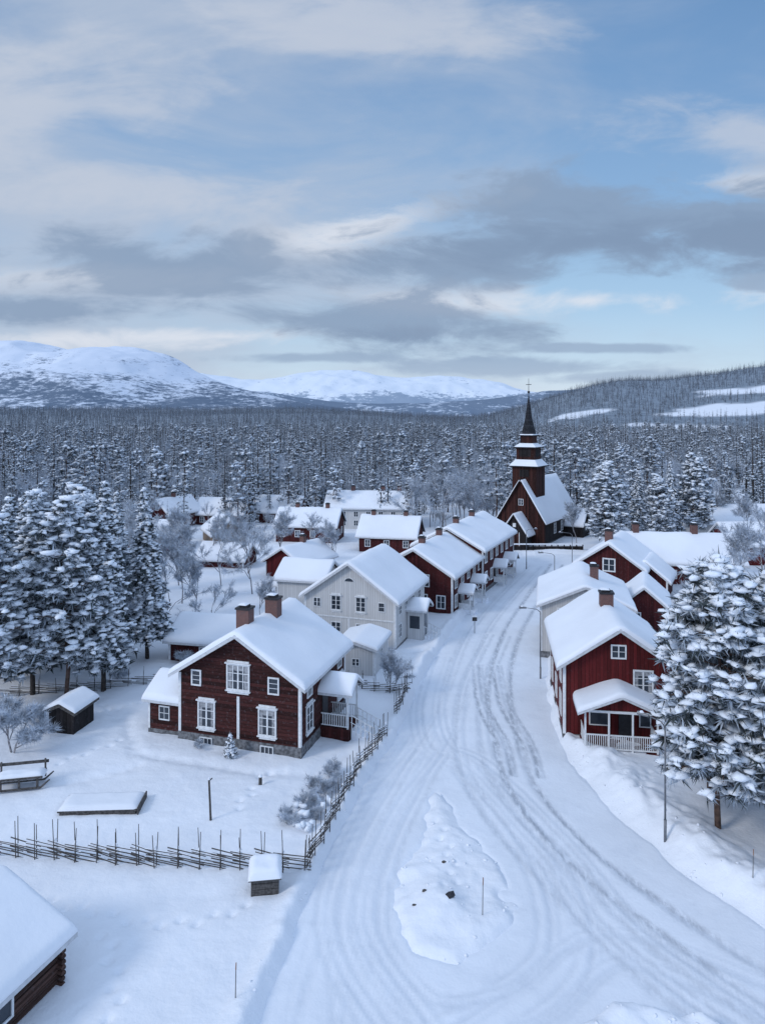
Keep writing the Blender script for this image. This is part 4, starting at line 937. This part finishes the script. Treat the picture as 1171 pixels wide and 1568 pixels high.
def ell(u0,v0,a,b,s0=.0,s1=.7,amp=1.0,tilt=0):
    du=M_(nt,'DIVIDE',M_(nt,'SUBTRACT',u,u0),a); vv=M_(nt,'SUBTRACT',v,v0)
    if tilt: vv=M_(nt,'SUBTRACT',vv,M_(nt,'MULTIPLY',M_(nt,'SUBTRACT',u,u0),tilt))
    dv=M_(nt,'DIVIDE',vv,b); r=M_(nt,'SQRT',M_(nt,'ADD',M_(nt,'MULTIPLY',du,du),M_(nt,'MULTIPLY',dv,dv))); e=M_(nt,'SUBTRACT',1.0,r)
    nn=M_(nt,'ADD',M_(nt,'MULTIPLY',M_(nt,'SUBTRACT',nA,.5),amp*2.8),M_(nt,'MULTIPLY',M_(nt,'SUBTRACT',nB,.5),amp*2.2))
    return SS(nt,M_(nt,'ADD',e,nn),s0,s1)
def layer(masks,c,k):
    global col
    m=masks[0]
    for q in masks[1:]: m=M_(nt,'MAXIMUM',m,q)
    col=MIX(nt,M_(nt,'MULTIPLY',m,k),col,SC10(c))
layer([ell(-.48,.44,.38,.11,-.1,1.0),ell(-.30,.33,.34,.07,-.1,1.0,tilt=-.12),ell(-.05,.56,.3,.06,-.1,1.0),ell(.52,.40,.22,.06,-.1,1.0)],(.57,.62,.72),.65)
layer([ell(-.03,.265,.20,.04,0,.8,tilt=.22),ell(-.22,.115,.34,.022,0,.8),ell(-.42,.20,.25,.03,0,.9),ell(.30,.165,.40,.03,0,.9),ell(.54,.33,.18,.03,0,.9)],(.74,.78,.86),.85)
layer([ell(.34,.262,.46,.10,-.05,.6,tilt=.03),ell(-.32,.215,.28,.055,-.05,.7),ell(-.02,.125,.28,.045,-.05,.7,tilt=-.05),ell(-.45,.15,.3,.028,0,.8)],(.255,.35,.50),.86)
layer([ell(.34,.25,.36,.045,-.05,.8),ell(-.05,.115,.2,.018,-.05,.8)],(.19,.27,.41),.5)
layer([ell(.17,.072,.22,.018,0,.55,.7),ell(.37,.055,.2,.016,0,.55,.7),ell(.30,.098,.13,.010,0,.5,.6),ell(-.1,.085,.16,.012,0,.55,.7),ell(.56,.19,.12,.016,0,.6,.8)],(.33,.44,.60),.85)
hz=SS(nt,v,.09,-.01); col=MIX(nt,M_(nt,'MULTIPLY',hz,.6),col,SC10((.70,.765,.865)))
back=M_(nt,'MAXIMUM',SS(nt,z,.55,.8),SS(nt,M_(nt,'MULTIPLY',y,-1.0),-.15,.3)); col=MIX(nt,M_(nt,'MULTIPLY',back,.9),col,SC10((.58,.75,1.05)))  # unseen sky overhead and behind camera, brightened to light the snow
nt.links.new(col,bg.inputs[0]); bg.inputs[1].default_value=.1
sl=bpy.data.lights.new('sun','SUN'); sl.energy=1.2; sl.angle=math.radians(14); sl.color=(1,.95,.90); so=bpy.data.objects.new('sun',sl); COL.objects.link(so)
so.rotation_euler=(-sunpos).to_track_quat('-Z','Y').to_euler()

# ------------------------------------------------------------------ camera
cam=bpy.data.cameras.new('camera'); co=bpy.data.objects.new('camera',cam); COL.objects.link(co); co.location=(0,0,20); co.rotation_euler=(math.pi/2,0,0)
cam.sensor_fit='VERTICAL'; cam.sensor_height=36; cam.lens=25.0; cam.shift_y=-144/1568; cam.clip_end=40000; cam.clip_start=.5
scene.camera=co
scene.view_settings.view_transform='Standard'; scene.view_settings.look='None'; scene.view_settings.exposure=0
